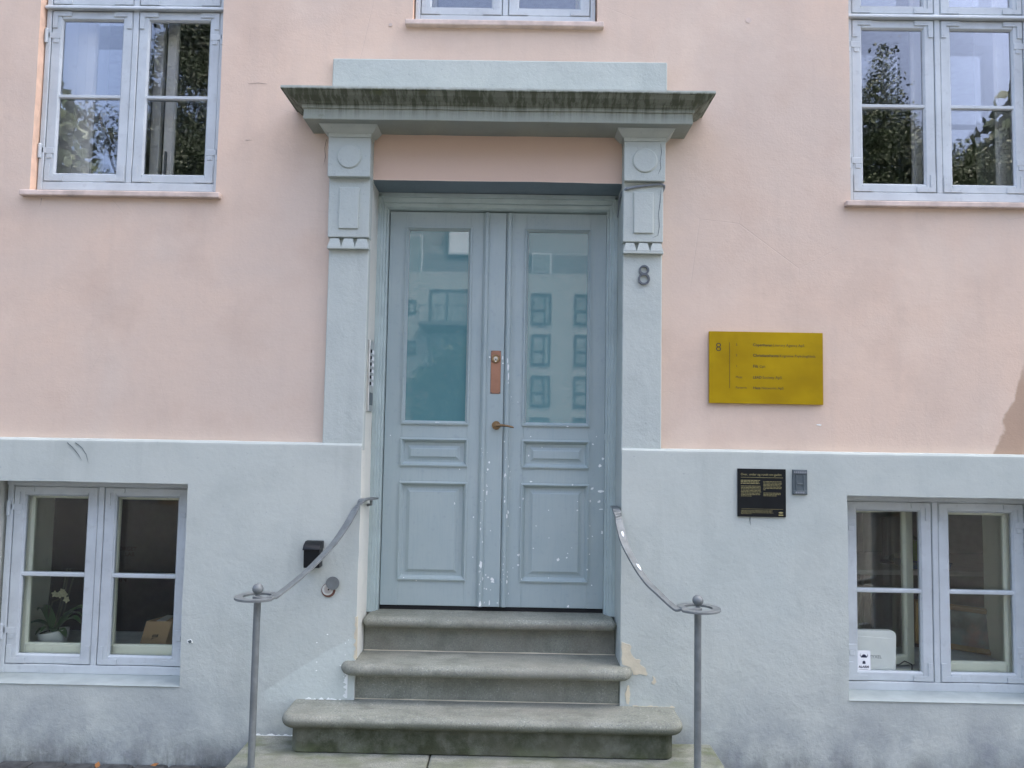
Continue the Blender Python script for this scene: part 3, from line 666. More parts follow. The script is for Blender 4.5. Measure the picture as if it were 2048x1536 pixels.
def blot(cx, cz, rx, rz, y, m, nm, n=14, j=.35):
    flat_patch([(cx+rx*(1+r_.uniform(-j, j))*math.cos(2*math.pi*i/n), cz+rz*(1+r_.uniform(-j, j))*math.sin(2*math.pi*i/n)) for i in range(n)], y, m, nm)
blot(-1.588, .675, .014, .011, PY, 'chip_white', 'render_scar'); blot(-1.588, .676, .009, .007, PY-.0008, 'plaque_grey', 'render_scar')
blot(1.765, 1.882, .013, .004, -.002, 'chip_white', 'paint_fleck')
for cx, cz, s in ((1.391, 4.15, .016), (-.626, 4.097, .010)): blot(cx, cz, s, s, -.0015, 'sill_pink', 'filled_hole', 16, .08)
for k in range(9): blot(r_.uniform(-.95, -.74), r_.uniform(.46, .74), r_.uniform(.0015, .004), r_.uniform(.0015, .003), PY, 'chip_white', 'paint_fleck', 8, .4)
def ragged(p, q, w0, m, nm):          # torn edge of paint along a joint from p to q
    n = 26; P = Vector((p[0], p[1])); Q = Vector((q[0], q[1])); d = (Q-P); nn = Vector((-d.y, d.x)).normalized()
    top = [P+d*(i/n)+nn*(w0*max(.04, noise.noise(Vector((i*.55+p[0]*9, 3.3, p[1])))*1.1+.25)) for i in range(n+1)]
    flat_patch([tuple(v) for v in [P-nn*.004]+top+[Q-nn*.004]], PY, m, nm)
ragged((-1.0, .386), (-.775, .386), .016, 'chip_white', 'torn_paint'); ragged((-.748, .40), (-.748, .55), .022, 'chip_white', 'torn_paint'); ragged((.76, .388), (.98, .388), .010, 'bare_plaster', 'torn_paint')
ragged((-.706, .60), (-.706, .82), .014, 'bare_plaster', 'torn_paint'); ragged((-1.23, .200), (-.98, .200), .010, 'chip_white', 'torn_paint')
blot(.735, .45, .012, .05, PY, 'bare_plaster', 'peeled_patch', 14, .4)
def scratch(pts, r, m='plaque_grey'):
    b = B(); b.tube(pts, r, 5); b.build('scratch', m, house)
scratch([(-2.30, -.0512, 1.715), (-2.27, -.0512, 1.69), (-2.235, -.0512, 1.65), (-2.215, -.0512, 1.62)], [.0022, .0022, .0016, .0006]); scratch([(-2.255, -.0512, 1.715), (-2.22, -.0512, 1.69), (-2.195, -.0512, 1.655), (-2.18, -.0512, 1.61)], [.0024, .002, .0014, .0006])

scratch([(.884, -.0945, 3.395), (.889, -.0945, 3.35), (.882, -.0945, 3.30), (.886, -.0945, 3.26), (.870, -.0945, 3.225)], [.0008, .0015, .0012, .0016, .0006])
scratch([(.893, -.0588, 3.15), (.889, -.0588, 3.08), (.881, -.0588, 3.02), (.886, -.0588, 2.95), (.879, -.0588, 2.90), (.85, -.0588, 2.885)], [.0008, .0018, .0013, .0018, .0012, .0005])
scratch([(-.966, -.001, 3.43), (-.975, -.001, 3.38), (-.969, -.001, 3.33), (-.978, -.001, 3.28)], [.0018, .0012, .0014, .0004], 'scratch_brown'); scratch([(-.935, -.001, 3.42), (-.940, -.001, 3.32), (-.934, -.001, 3.22)], [.0016, .0011, .0004], 'scratch_brown')
scratch([(1.378, -.0512, 1.385), (1.377, -.0512, 1.365), (1.381, -.0512, 1.34)], [.0022, .0016, .0005]); scratch([(-2.55, -.001, 3.07), (-2.552, -.001, 3.04), (-2.56, -.001, 3.02)], [.0015, .001, .0004], 'scratch_brown')
scratch([(-1.42, -.001, 3.745), (-1.36, -.001, 3.75), (-1.31, -.001, 3.745)], [.0004, .0012, .0003], 'scratch_brown'); scratch([(-1.42, -.001, 3.42), (-1.385, -.001, 3.42)], [.0012, .0004], 'scratch_brown')
# ================================================================== STONE STEPS
st = thing('stone_steps', (0, -.1, 0), 'worn grey granite entrance steps with rounded nosings below the door', 'steps')
def step(x0, x1, yb, yf, z, zl, ov, endo, ends=True, nose=.062):
    """tread z, riser down to zl, nosing overhang ov"""
    hr = nose/2; q = []
    for i in range(9):
        a = math.pi/2-math.pi*i/8; q.append((hr*math.cos(a), z-hr+hr*math.sin(a)))
    # plan outline: rounded rectangle swept by nosing profile
    rings = []
    def plan(off, cr):
        xa, xb, yf_ = x0-off, x1+off, yf-off
        pts = [(xa, yb)]
        k = 6
        for i in range(k+1):
            a = math.pi+math.pi/2*i/k; pts.append((xa+cr+cr*math.cos(a), yf_+cr+cr*math.sin(a)))
        n = 24
        pts += [(xa+cr+(xb-xa-2*cr)*i/n, yf_) for i in range(1, n)]
        for i in range(k+1):
            a = -math.pi/2+math.pi/2*i/k; pts.append((xb-cr+cr*math.cos(a), yf_+cr+cr*math.sin(a)))
        pts.append((xb, yb)); return pts
    cr = .05 if ends else .004
    b = B()
    for off, zz in q: rings.append([(x, y, zz) for x, y in plan(off-hr if ends else (off-hr), cr+off)])
    b.loft(rings, True, False); b.face(rings[0])
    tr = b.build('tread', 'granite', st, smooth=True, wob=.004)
    b = B(); e = endo
    b.prism([(x0-hr+e, yb), (x0-hr+e, yf-hr+ov+.03), (x0-hr+e+.03, yf-hr+ov), (x1+hr-e-.03, yf-hr+ov), (x1+hr-e, yf-hr+ov+.03), (x1+hr-e, yb)] if ends else [(x0, yb), (x0, yf-hr+ov), (x1, yf-hr+ov), (x1, yb)], 'z', zl, z-nose+.002)
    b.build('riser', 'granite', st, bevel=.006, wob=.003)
step(DX0+.001, DX1-.001, .36, .085, .787, .5905, .10, 0, ends=False, nose=.058)
step(-.778, .757, .34, -.125, .592, .3865, .13, .065)
step(-1.030, .985, .05, -.30, .388, .2005, .072, .085, nose=.064)
for (xa, xb, yy_, zz_) in ((DX0+.004, DX1-.004, .152, .592), (-.745, .725, -.028, .388)):      # pale mortar squeezed out behind the treads
    b = B(); n_ = 60; rings = []
    for i in range(n_+1):
        x_ = xa+(xb-xa)*i/n_; q_ = .0035+.004*max(0, noise.noise(Vector((x_*7, zz_*20, 1))))
        rings.append([(x_, yy_-q_, zz_+.0005), (x_, yy_+.004, zz_+.0005), (x_, yy_+.004, zz_+q_)])
    b.loft(rings); b.build('mortar_joint', 'bare_plaster', st)
b = B(); b.box(-1.235, -.28, -.80, .0, .02, .199); b.build('bottom_slab', 'granite', st, bevel=.014, seg=3, wob=.004)
b = B(); b.box(-.276, 1.175, -.80, .0, .02, .1985); b.build('bottom_slab', 'granite', st, bevel=.014, seg=3, wob=.004)

# ================================================================== HANDRAILS
def handrail(sg, path, cx, cy, zr, label):
    t = thing('handrail', (cx, cy, .199), label, 'handrail', 'handrails beside the door steps')
    th0 = R(-30) if sg < 0 else R(210)
    ringp = []
    for i in range(1, 58):
        a = math.radians(i*7.4); th = th0-a if sg < 0 else th0+a
        rad = .088 if i < 40 else .088-.066*(i-40)/17
        ringp.append((cx+rad*math.cos(th), cy+rad*math.sin(th), zr+(.004 if i > 44 else 0)*(i-44)/13))
    start = (cx+.088*math.cos(th0), cy+.088*math.sin(th0), zr+.006)
    P = [Vector(p) for p in path]+[Vector(start)]
    # smooth the rail with a Catmull-Rom pass
    S = []
    for i in range(len(P)-1):
        p0, p1, p2, p3 = P[max(i-1, 0)], P[i], P[i+1], P[min(i+2, len(P)-1)]
        for k in range(5):
            u = k/5
            S.append(.5*((2*p1)+(-p0+p2)*u+(2*p0-5*p1+4*p2-p3)*u*u+(-p0+3*p1-3*p2+p3)*u**3))
    S.append(P[-1])
    b = B(); b.sweep(S+[Vector(p) for p in ringp], [.042]*len(S)+[.042-.008*(i/57) for i in range(57)], .011)
    b.build('rail', 'steel', t, bevel=.0012)
    b = B(); b.cyl((cx, cy, .190), (cx, cy, zr+.004), .0168, n=20); b.build('post', 'steel', t, smooth=True)
    b = B(); b.cyl((cx, cy, zr), (cx, cy, zr+.016), .011, n=12); b.build('neck', 'steel', t)
    b = B(); b.ball((cx, cy, zr+.038), .0265); b.build('ball', 'steel', t, smooth=True)
    x, y, z = path[0][0], .06, path[0][2]; b = B(); b.tube([(x+sg*.005, y, z-.004), (x+sg*.006, y+.004, z-.028), (x+sg*.03, y+.006, z-.032)], .008, 8); b.build('wall_bracket', 'steel', t, smooth=True)
    if sg > 0:
        for k_, (f_, r0) in enumerate(((1.3, .008), (3.6, .013), (5.25, .016))):
            i_ = int(f_); p = P[i_].lerp(P[i_+1], f_-i_); d = (P[i_+1]-P[i_]).normalized(); sd_ = Vector((-d.y, d.x, 0)).normalized(); nr = d.cross(sd_)
            nr = nr if nr.z > 0 else -nr
            c0 = p+nr*.0065+sd_*.006*(k_-1); b = B()
            b.loft([[c0+d*r0*1.3*math.cos(a)*(1+.25*math.sin(3*a+k_))+sd_*r0*.5*math.sin(a)-nr*h_ for a in [2*math.pi*q/10 for q in range(10)]] for h_ in (.004, -.0006)]); b.build('paint_chip', 'chip_white', t)
handrail(-1, [(-0.662, 0.14, 1.431), (-0.678, 0.02, 1.435), (-0.691, -0.075, 1.436), (-0.718, -0.1, 1.393), (-0.749, -0.15, 1.321), (-0.799, -0.22, 1.23), (-0.87, -0.3, 1.141), (-0.938, -0.37, 1.071), (-1.013, -0.455, 1.008)], -1.105, -.45, 1.0, 'steel handrail with ball and loop left of the door')
handrail(1, [(0.677, 0.14, 1.409), (0.67, 0.02, 1.412), (0.666, -0.075, 1.4), (0.674, -0.1, 1.353), (0.692, -0.18, 1.252), (0.734, -0.25, 1.162), (0.781, -0.32, 1.089), (0.832, -0.39, 1.041), (0.902, -0.46, 0.984)], 1.008, -.45, .986, 'steel handrail with ball and loop right of the door')

# ================================================================== THINGS ON THE WALL
# house number: two joined rings
b = B()
def loop(cx, cz, rx, rz, y, r, n=40):
    ring = []
    for i in range(n):
        a = 2*math.pi*i/n; c = Vector((cx+rx*math.cos(a), y, cz+rz*math.sin(a))); o = Vector((math.cos(a)*rz, 0, math.sin(a)*rx)).normalized()
        ring.append([c+o*r+Vector((0, .006, 0)), c+o*r+Vector((0, -.006, 0)), c-o*r+Vector((0, -.006, 0)), c-o*r+Vector((0, .006, 0))])
    ring.append(ring[0]); b.loft(ring, True, False)
loop(.806, 2.6595, .0275, .0265, -.042, .0052); loop(.8065, 2.7095, .0225, .0215, -.0415, .0052)
tag(b.build('house_number', 'iron8', origin=(.806, -.042, 2.63)), 'dark metal figure 8 fixed on the right door pilaster', 'number')
# brass sign
t = thing('brass_sign', (1.4755, -.012, 2.186), 'brass company directory sign on the pink wall right of door', 'sign')
b = B(); b.box(1.167, 1.785, -.020, -.008, 1.990, 2.3825); b.build('plate', 'brass', t, bevel=.0012)
b = B()
for x in (1.2, 1.75):
    for z in (2.02, 2.35): b.cyl((x, -.009, z), (x, .004, z), .008, n=10)
b.build('spacer', 'iron8', t)
k = .000373; sx = 1.167-145*k; sz = 2.3825+165*k
def SX(px): return sx+px*k
def SZ(py): return sz-py*k
ys = -.0207
b = B()
letter(b, '8', .068, SX(236), ys, SZ(458), -.0007); b.box(SX(441), SX(446), ys-.0002, ys+.0008, SZ(997), SZ(325))
rows = [('3.', 'Copenhagen', 'Literary Agency ApS', 375, 1075), ('2.', 'Christianshavns', 'Kognitive Psykologklinik', 530, 1168), ('1.', 'Filt', 'Cph', 690, 876), ('Mezz', 'LEAD', 'Society ApS', 850, 920), ('Parterre', 'Haze', 'Networks ApS', 1003, 904)]
def fit(body, px0, px1, bold):
    v, f = text_pts(body, .02, bold); w_ = max(p[0] for p in v); return .02*(px1-px0)*k/w_
ends = [1063, 1155, 858, 907, 890]; ends2 = [1530, 1695, 960, 1200, 1225]; ends0 = [555, 555, 543, 640, 712]
for (a, c, d, y_, x2), e1, e2, e0 in zip(rows, ends, ends2, ends0):
    letter(b, a, .0175, SX(530), ys, SZ(y_-3)); 
    letter(b, c, fit(c, 782, e1, .0004), SX(782), ys, SZ(y_), .0004)
    letter(b, d, fit(d, x2, e2, 0), SX(x2), ys, SZ(y_))
b.build('lettering', 'ink', t)
# black plaque with gold text
t = thing('black_plaque', (1.4375, -.05, 1.39), 'black street history plaque with gold text on grey plinth', 'plaque')
b = B(); b.box(1.310, 1.566, -.060, -.049, 1.387, 1.641); b.build('plate', 'plaque_black', t, bevel=.001)
k2 = .256/992; qx = lambda p: 1.310+(p-258)*k2; qz = lambda p: 1.641-(p-385)*k2
b = B(); yb_ = -.0606
v, f = text_pts('Over, under og rundt om gaden', .02); wd = max(p[0] for p in v)
letter(b, 'Over, under og rundt om gaden', .02*(1158-318)*k2/wd, qx(318), yb_, qz(522))
b.box(qx(320), qx(1190), yb_, yb_+.0005, qz(566), qz(560)); b.box(qx(330), qx(1190), yb_, yb_+.0005, qz(1212), qz(1208))
b.build('heading', 'plaque_gold', t)
b = B(); rr = random.Random(5)
def para(x0, x1, y0, n, pitch, h, last=.6):
    for i in range(n):
        x = x0; e = x1 if i < n-1 else x0+(x1-x0)*last
        e -= rr.uniform(0, 25)
        while x < e-10:
            L_ = min(rr.uniform(14, 70), e-x)
            b.box(qx(x), qx(x+L_), yb_, yb_+.0005, qz(y0+i*pitch+h), qz(y0+i*pitch)); x += L_+9
para(320, 730, 618, 3, 31, 14, .95); para(325, 740, 738, 8, 29, 9, .55); para(785, 1180, 640, 7, 28, 9, .15); para(785, 1165, 875, 3, 28, 9, .75); para(325, 985, 1240, 4, 22, 6, .35)
stuff(b.build('body_text', 'plaque_gold', t))
b = B(); b.prism([(qx(1095), qz(1285)), (qx(1145), qz(1298)), (qx(1192), qz(1285)), (qx(1185), qz(1268)), (qx(1145), qz(1258)), (qx(1102), qz(1268))], 'y', yb_, yb_+.0005); b.box(qx(1098), qx(1190), yb_, yb_+.0005, qz(1340), qz(1315)); b.build('emblem', 'plaque_gold', t)
# small grey metal plate
t = thing('metal_plate', (1.641, -.05, 1.51), 'small dark grey relief plate beside the black plaque', 'plaque')
b = B(); b.box(1.602, 1.681, -.059, -.049, 1.508, 1.6405); b.build('plate', 'plaque_grey', t, bevel=.0015)
b = B(); b.box(1.6045, 1.679, -.0625, -.0585, 1.616, 1.637); b.box(1.6045, 1.679, -.0625, -.0585, 1.511, 1.529); b.build('rim_band', 'plaque_grey', t, bevel=.001)
b = B(); b.box(1.619, 1.625, -.063, -.0585, 1.532, 1.612); b.box(1.658, 1.664, -.063, -.0585, 1.532, 1.612); b.box(1.6255, 1.6575, -.063, -.0585, 1.562, 1.567); b.build('relief_frame', 'plaque_grey', t, bevel=.001)
b = B()
for i in range(7): b.box(1.609+i*.0098, 1.6155+i*.0098, -.0632, -.062, 1.622, 1.631)
for i in range(5): b.box(1.617+i*.0098, 1.6235+i*.0098, -.0632, -.062, 1.515, 1.524)
b.build('raised_letters', 'logo_grey', t)
# little black letter box
t = thing('letter_box', (-.94, -.05, 1.083), 'small black hooded metal box on the grey plinth left of steps', 'box')
b = B(); b.prism([(-.05, 1.083), (-.118, 1.083), (-.124, 1.176), (-.05, 1.2)], 'x', -.981, -.897); b.build('body', 'black_metal', t, bevel=.003, seg=2)
b = B(); b.prism([(-.0495, 1.218), (-.085, 1.2175), (-.115, 1.203), (-.132, 1.182), (-.131, 1.176), (-.12, 1.176), (-.0495, 1.178)], 'x', -.985, -.893); b.build('hood', 'black_metal', t, bevel=.002, smooth=True)
# key tube with swung-aside cover
t = thing('key_tube', (-.845, -.05, .955), 'round key tube in plinth with grey cover disc swung aside', 'key tube')
b = B(); b.cyl((-.861, -.054, .957), (-.861, -.045, .957), .0365, .038, n=28); b.build('scar_ring', 'rust', t)
b = B(); b.cyl((-.864, -.056, .961), (-.864, -.05, .961), .0295, n=28); b.build('surround', 'reveal_cream', t)
b = B(); b.cyl((-.861, -.059, .962), (-.861, -.052, .962), .021, n=24); b.build('tube_mouth', 'nickel', t)
b = B(); b.cyl((-.858, -.0605, .962), (-.858, -.058, .962), .0045, n=10); b.build('keyhole', 'black_metal', t)
b = B(); b.cyl((-.836, -.066, .9965), (-.836, -.0625, .9965), .0355, n=32); b.build('cover', 'steel', t, bevel=.0008)
# intercom on the left door reveal
t = thing('intercom', (DX0, .10, 1.915), 'tall metal intercom panel with buttons on left door reveal', 'intercom')
b = B(); b.box(DX0-.002, DX0+.012, .035, .165, 1.915, 2.312); b.build('plate', 'nickel', t, bevel=.002)
for i in range(6):
    z = 2.25-i*.036
    b = B(); b.cyl((DX0+.011, .062, z), (DX0+.018, .062, z), .010, n=14); b.build('button', 'black_metal', t, smooth=True)
    b = B(); b.box(DX0+.011, DX0+.014, .082, .152, z-.010, z+.010); b.build('name_slot', 'sticker_white', t)
b = B(); b.box(DX0+.011, DX0+.014, .06, .14, 1.95, 2.02); b.build('speaker_grille', 'plaque_grey', t)
# cable round the right pilaster
b = B(); b.tube([(.694, .2, 3.07), (.688, .12, 3.142), (.690, .03, 3.160), (.698, -.058, 3.150), (.706, -.069, 3.153), (.75, -.068, 3.163), (.803, -.068, 3.171), (.860, -.068, 3.178), (.892, -.068, 3.1815), (.911, -.064, 3.174), (.914, -.04, 3.168), (.912, .0, 3.16)], .0065, 8)
tag(b.build('cable', 'cable', smooth=True, origin=(.803, -.068, 3.171)), 'thin grey cable wrapped round the right pilaster under its disc block', 'cable')

# ================================================================== THINGS BEHIND THE LOWER WINDOWS
SH = .522
t = thing('orchid', (-2.56, .36, SH), 'wilting orchid in a white pot behind the lower left window', 'plant')
b = B(); prof = [(.052, 0), (.068, .02), (.078, .05), (.082, .085), (.08, .09), (.074, .086)]
b.loft([[(-2.56+r*math.cos(a), .36+r*math.sin(a), SH+z+ (.012*math.cos(a) if z > .06 else 0)) for a in [2*math.pi*i/28 for i in range(28)]] for r, z in prof], True, True); b.build('pot', 'pot_white', t, smooth=True)
b = B(); b.cyl((-2.56, .36, SH+.07), (-2.56, .36, SH+.078), .072, n=20); b.build('soil', 'soil', t)
def strap_leaf(az, L, w_, rise, droop):
    b = B(); n = 10; d = Vector((math.cos(az), math.sin(az), 0)); s_ = Vector((-d.y, d.x, 0)); rings = []
    for i in range(n+1):
        u = i/n; c = Vector((-2.555, .36, SH+.08))+d*L*u+Vector((0, 0, rise*math.sin(u*math.pi*.62)-droop*u*u))
        hw = w_*(math.sin(math.pi*min(1, .12+.88*u))**.6)*.5+.003
        rings.append([c+s_*hw+Vector((0, 0, hw*.3)), c-Vector((0, 0, .0)), c-s_*hw+Vector((0, 0, hw*.3)), c-Vector((0, 0, .004))])
    b.loft(rings); b.build('leaf', 'leaf_dark', t, smooth=True)
for a in ((R(172), .12, .075, .15, .02), (R(5), .20, .07, .17, .05), (R(-10), .17, .06, .11, .04), (R(195), .16, .05, .09, .05), (R(168), .13, .045, .05, .07), (R(-30), .12, .045, .04, .05), (R(60), .16, .06, .12, .05), (R(-120), .08, .05, .05, .03)): strap_leaf(*a)
for p in ([(-2.56, .36, SH+.08), (-2.53, .36, SH+.25), (-2.515, .37, SH+.40), (-2.505, .37, SH+.445)], [(-2.55, .36, SH+.08), (-2.52, .37, SH+.25), (-2.50, .37, SH+.40), (-2.485, .37, SH+.445)], [(-2.58, .36, SH+.06), (-2.60, .36, SH+.2), (-2.59, .36, SH+.36)], [(-2.60, .36, SH+.17), (-2.575, .36, SH+.255), (-2.54, .36, SH+.27)], [(-2.54, .36, SH+.08), (-2.50, .36, SH+.22), (-2.475, .36, SH+.34), (-2.46, .36, SH+.4)]):
    b = B(); b.tube(p, .0038, 6); b.build('stem', 'stem', t)
for c, az in (((-2.56, .355, SH+.30), .3), ((-2.535, .36, SH+.295), 1.2), ((-2.50, .35, SH+.30), .1), ((-2.49, .355, SH+.27), 2.2), ((-2.515, .35, SH+.315), .7)):
    b = B()
    for k_ in range(5):
        a = az+k_*1.257; d = Vector((math.cos(a), -.25, math.sin(a))); s_ = Vector((-math.sin(a), 0, math.cos(a))); c0 = Vector(c)
        b.face([c0, c0+d*.012+s_*.008, c0+d*.022, c0+d*.012-s_*.008])
    b.build('flower', 'petal', t)
t = thing('cardboard_box', (-1.96, .38, SH), 'small brown cardboard box with dark stamp on lower left window shelf', 'box')
b = B(); sh = .035
F = [(-2.045, .33, SH+.004), (-1.895, .33, SH+.004), (-1.863, .345, SH+.157), (-2.012, .345, SH+.157)]; K = [(p[0]+.06, p[1]+.13, p[2]+.004) for p in F]
b.loft([F, K]); b.build('carton', 'cardboard', t, bevel=.0015)
b = B(); b.box(-1.952, -1.90, .344, .48, SH+.158, SH+.1615); b.build('tape', 'tape', t)
def on_box(u, v):   # u to the right, v up on the sloping front
    p = Vector(F[0])+(Vector(F[1])-Vector(F[0]))*u+(Vector(F[3])-Vector(F[0]))*v; return (p.x, p.y-.0012, p.z)
b = B()
for i, (u0, u1, v0, v1) in enumerate(((.40, .44, .42, .52), (.455, .48, .41, .53), (.495, .53, .43, .52), (.545, .57, .41, .53), (.58, .62, .42, .53), (.39, .42, .33, .38), (.43, .47, .36, .39), (.48, .52, .38, .40))):
    b.face([on_box(u0, v0), on_box(u1, v0), on_box(u1+.01, v1), on_box(u0+.01, v1)])
b.build('stamp', 'print_black', t)
b = B()
for u0, u1, v0, v1 in ((.72, .74, .06, .2), (.76, .82, .18, .2), (.8, .82, .05, .2), (.86, .875, .04, .2), (.9, .915, .05, .21)): b.face([on_box(u0, v0), on_box(u1, v0), on_box(u1+.01, v1), on_box(u0+.01, v1)])
b.build('handwriting', 'print_red', t)
# letters on the wall of the lower left room
b = B(); letter(b, 'ORGET', .05, -3.50, 2.893, .68, .001); letter(b, 'LAB', .05, -3.44, 2.893, .63, .001); letter(b, 'AN', .075, -3.52, 2.893, .40, .001)
tag(b.build('wall_lettering', 'print_black', origin=(-3.5, 2.893, .6)), 'dark letters on the room wall behind the lower left window', 'lettering')
# router with sticker
t = thing('router', (2.13, .16, .532), 'white upright router box standing in the lower right window', 'router')
def rrect(x0, x1, z0, z1, r, n=6, all4=False):
    pts = [(x0, z0), (x1-.004, z0)] if not all4 else []
    if all4:
        for cx_, cz_, a0 in ((x0+r, z0+r, math.pi), (x1-r, z0+r, 1.5*math.pi), (x1-r, z1-r, 0), (x0+r, z1-r, .5*math.pi)): pts += [(cx_+r*math.cos(a0+math.pi/2*i/n), cz_+r*math.sin(a0+math.pi/2*i/n)) for i in range(n+1)]
        return pts
    pts += [(x1-r+r*math.cos(math.pi/2*i/n), z1-r+r*math.sin(math.pi/2*i/n)) for i in range(n+1)]
    pts += [(x0+r+r*math.cos(math.pi/2+math.pi/2*i/n), z1-r+r*math.sin(math.pi/2+math.pi/2*i/n)) for i in range(n+1)]
    return pts
RY = .150
b = B(); b.prism(rrect(1.975, 2.242, .528, .756, .03), 'y', RY, RY+.035); b.build('case', 'router_white', t, bevel=.004, seg=2, smooth=True)
b = B(); b.prism([(1.980, .529), (2.232, .529), (2.236, .712), (1.985, .727)], 'y', RY-.003, RY+.001); b.build('front_panel', 'router_white', t, bevel=.001)
b = B(); letter(b, 'ZYXEL', .0235, 2.089, RY-.0036, .606, .0002); b.build('maker_name', 'logo_grey', t)
b = B(); b.tube([(2.24, .22, .545), (2.3, .24, .548), (2.345, .27, .56), (2.37, .24, .55), (2.345, .19, .535)], .003, 6); b.build('lead', 'black_metal', t)
t = thing('alarm_sticker', (2.045, .118, .54), 'white ALARM sticker with horned helmet stuck on lower right pane', 'sticker')
SY = .1195
b = B(); b.prism(rrect(2.007, 2.078, .536, .642, .005, 4, True), 'y', SY-.0004, SY+.0004); b.bm.transform(Matrix.Translation((.006, 0, .012))); b.build('label_sheet', 'sticker_white', t)
b = B(); yy = SY-.0010
letter(b, 'ALARM', .0172, 2.0135, yy, .549, .0007)
b.prism([(2.026+.033*i/12, .607+.0145*math.sin(math.pi*i/12)**.8) for i in range(13)]+[(2.059, .604), (2.026, .604)], 'y', yy, yy+.0003)
for s_ in (-1, 1):
    cx_ = 2.0425
    b.prism([(cx_+s_*.014, .608), (cx_+s_*.020, .610), (cx_+s_*.0225, .618), (cx_+s_*.018, .627), (cx_+s_*.020, .618), (cx_+s_*.017, .613)], 'y', yy, yy+.0003)
b.prism([(2.0425+.008*math.cos(a), .578+.009*math.sin(a)) for a in [math.pi*i/10 for i in range(11)]]+[(2.0345, .570), (2.0505, .570)], 'y', yy, yy+.0003)
b.box(2.014, 2.066, yy, yy+.0003, .5395, .5408)
b.bm.transform(Matrix.Translation((.006, 0, .012))); b.build('print', 'sticker_navy', t)
# office things in the lower right room
t = thing('desk', (3.3, 1.7, -.8), 'pale desk in the dim room behind the lower right window', 'desk')
b = B(); b.box(2.55, 4.5, 1.35, 2.2, .855, .89); b.build('top', 'white_shelf', t, bevel=.004)
for x in (2.62, 4.4):
    for y in (1.4, 2.13): b = B(); b.box(x, x+.05, y, y+.05, -.8, .855); b.build('leg', 'wood', t)
t = thing('monitor', (2.92, 1.7, .89), 'black monitor on the desk behind the lower right window', 'monitor')
b = B(); b.prism([(2.80, 1.5), (2.83, 1.48), (3.12, 1.86), (3.09, 1.88)], 'z', .96, 1.24); b.build('screen', 'screen_black', t, bevel=.004)
b = B(); b.cyl((2.96, 1.69, .89), (2.96, 1.69, 1.0), .02, n=10); b.cyl((2.96, 1.69, .89), (2.96, 1.69, .9), .09, n=18); b.build('stand', 'screen_black', t)
t = thing('storage_tray', (3.06, 1.52, .89), 'blue tray under the lime pot behind the lower right window', 'tray')
b = B(); b.loft([[(2.93, 1.4, .8905), (3.24, 1.4, .8905), (3.24, 1.58, .8905), (2.93, 1.58, .8905)], [(2.92, 1.39, .938), (3.25, 1.39, .938), (3.25, 1.59, .938), (2.92, 1.59, .938)]]); b.build('tray_body', 'blue', t, bevel=.004)
b = B(); b.ring(2.92, 3.25, .93, .94, [(0, 1.392), (.003, 1.385)]); b.build('rim', 'blue', t)
t = thing('lime_pot', (3.07, 1.49, .938), 'lime green pot with dark plant behind the lower right window', 'flower pot')
b = B(); b.loft([[(3.07+r*math.cos(a), 1.49+r*math.sin(a), z) for a in [2*math.pi*i/24 for i in range(24)]] for r, z in ((.055, .939), (.075, .97), (.095, 1.09), (.088, 1.09), (.07, 1.06))]); b.build('pot', 'lime', t, smooth=True)
rr = random.Random(2)
for i in range(12):
    a = rr.uniform(0, 6.28); L_ = rr.uniform(.07, .13); b = B(); d = Vector((math.cos(a), math.sin(a), .55)); s_ = Vector((-math.sin(a), math.cos(a), 0)); c0 = Vector((3.07, 1.49, 1.07))
    b.loft([[c0+s_*.006, c0-s_*.006, c0-Vector((0, 0, .003))], [c0+d*L_*.6+s_*.022, c0+d*L_*.6-s_*.022, c0+d*L_*.6-Vector((0, 0, .003))], [c0+d*L_+s_*.002, c0+d*L_-s_*.002, c0+d*L_-Vector((0, 0, .002))]]); b.build('leaf', 'leaf_dark', t)
t = thing('office_chair', (2.72, 1.05, -.8), 'dark office chair seen dimly behind the lower right window', 'chair')
b = B(); b.prism(rrect(2.52, 2.95, .38, .83, .1, 6, True), 'y', 1.02, 1.08); b.build('backrest', 'chair_dark', t, bevel=.01, seg=2)
b = B(); b.box(2.48, 2.97, 1.08, 1.5, -.35, -.27); b.build('seat', 'chair_dark', t, bevel=.03, seg=3)
b = B(); b.cyl((2.72, 1.28, -.75), (2.72, 1.28, -.35), .03, n=10); b.box(2.69, 2.75, 1.06, 1.1, -.3, .4); b.build('column', 'chair_dark', t)
for i in range(5):
    a = 2*math.pi*i/5; b = B(); b.cyl((2.72, 1.28, -.72), (2.72+.28*math.cos(a), 1.28+.28*math.sin(a), -.76), .02, .014, n=8); b.ball((2.72+.28*math.cos(a), 1.28+.28*math.sin(a), -.77), .03, 10, 6); b.build('foot', 'chair_dark', t)
t = thing('framed_painting', (2.9, .7, SH), 'dark gilt framed painting leaning inside the lower right window', 'painting')
Mp = Matrix.Translation((3.02, .50, .53)) @ Matrix.Rotation(R(-38), 4, 'Z') @ Matrix.Rotation(R(-6), 4, 'X')
def PB(b, nm, m):
    b.bm.transform(Mp); return b.build(nm, m, t)
b = B(); b.ring(-.46, 0, 0, .27, [(0, .03), (0, 0), (.012, -.008), (.03, -.002), (.036, .006)]); PB(b, 'frame', 'gilt')
b = B(); b.box(-.43, -.03, .004, .01, .03, .24); PB(b, 'canvas', 'painting')
b = B(); b.box(-.45, -.01, .0302, .05, .01, .26); PB(b, 'backing', 'wood')

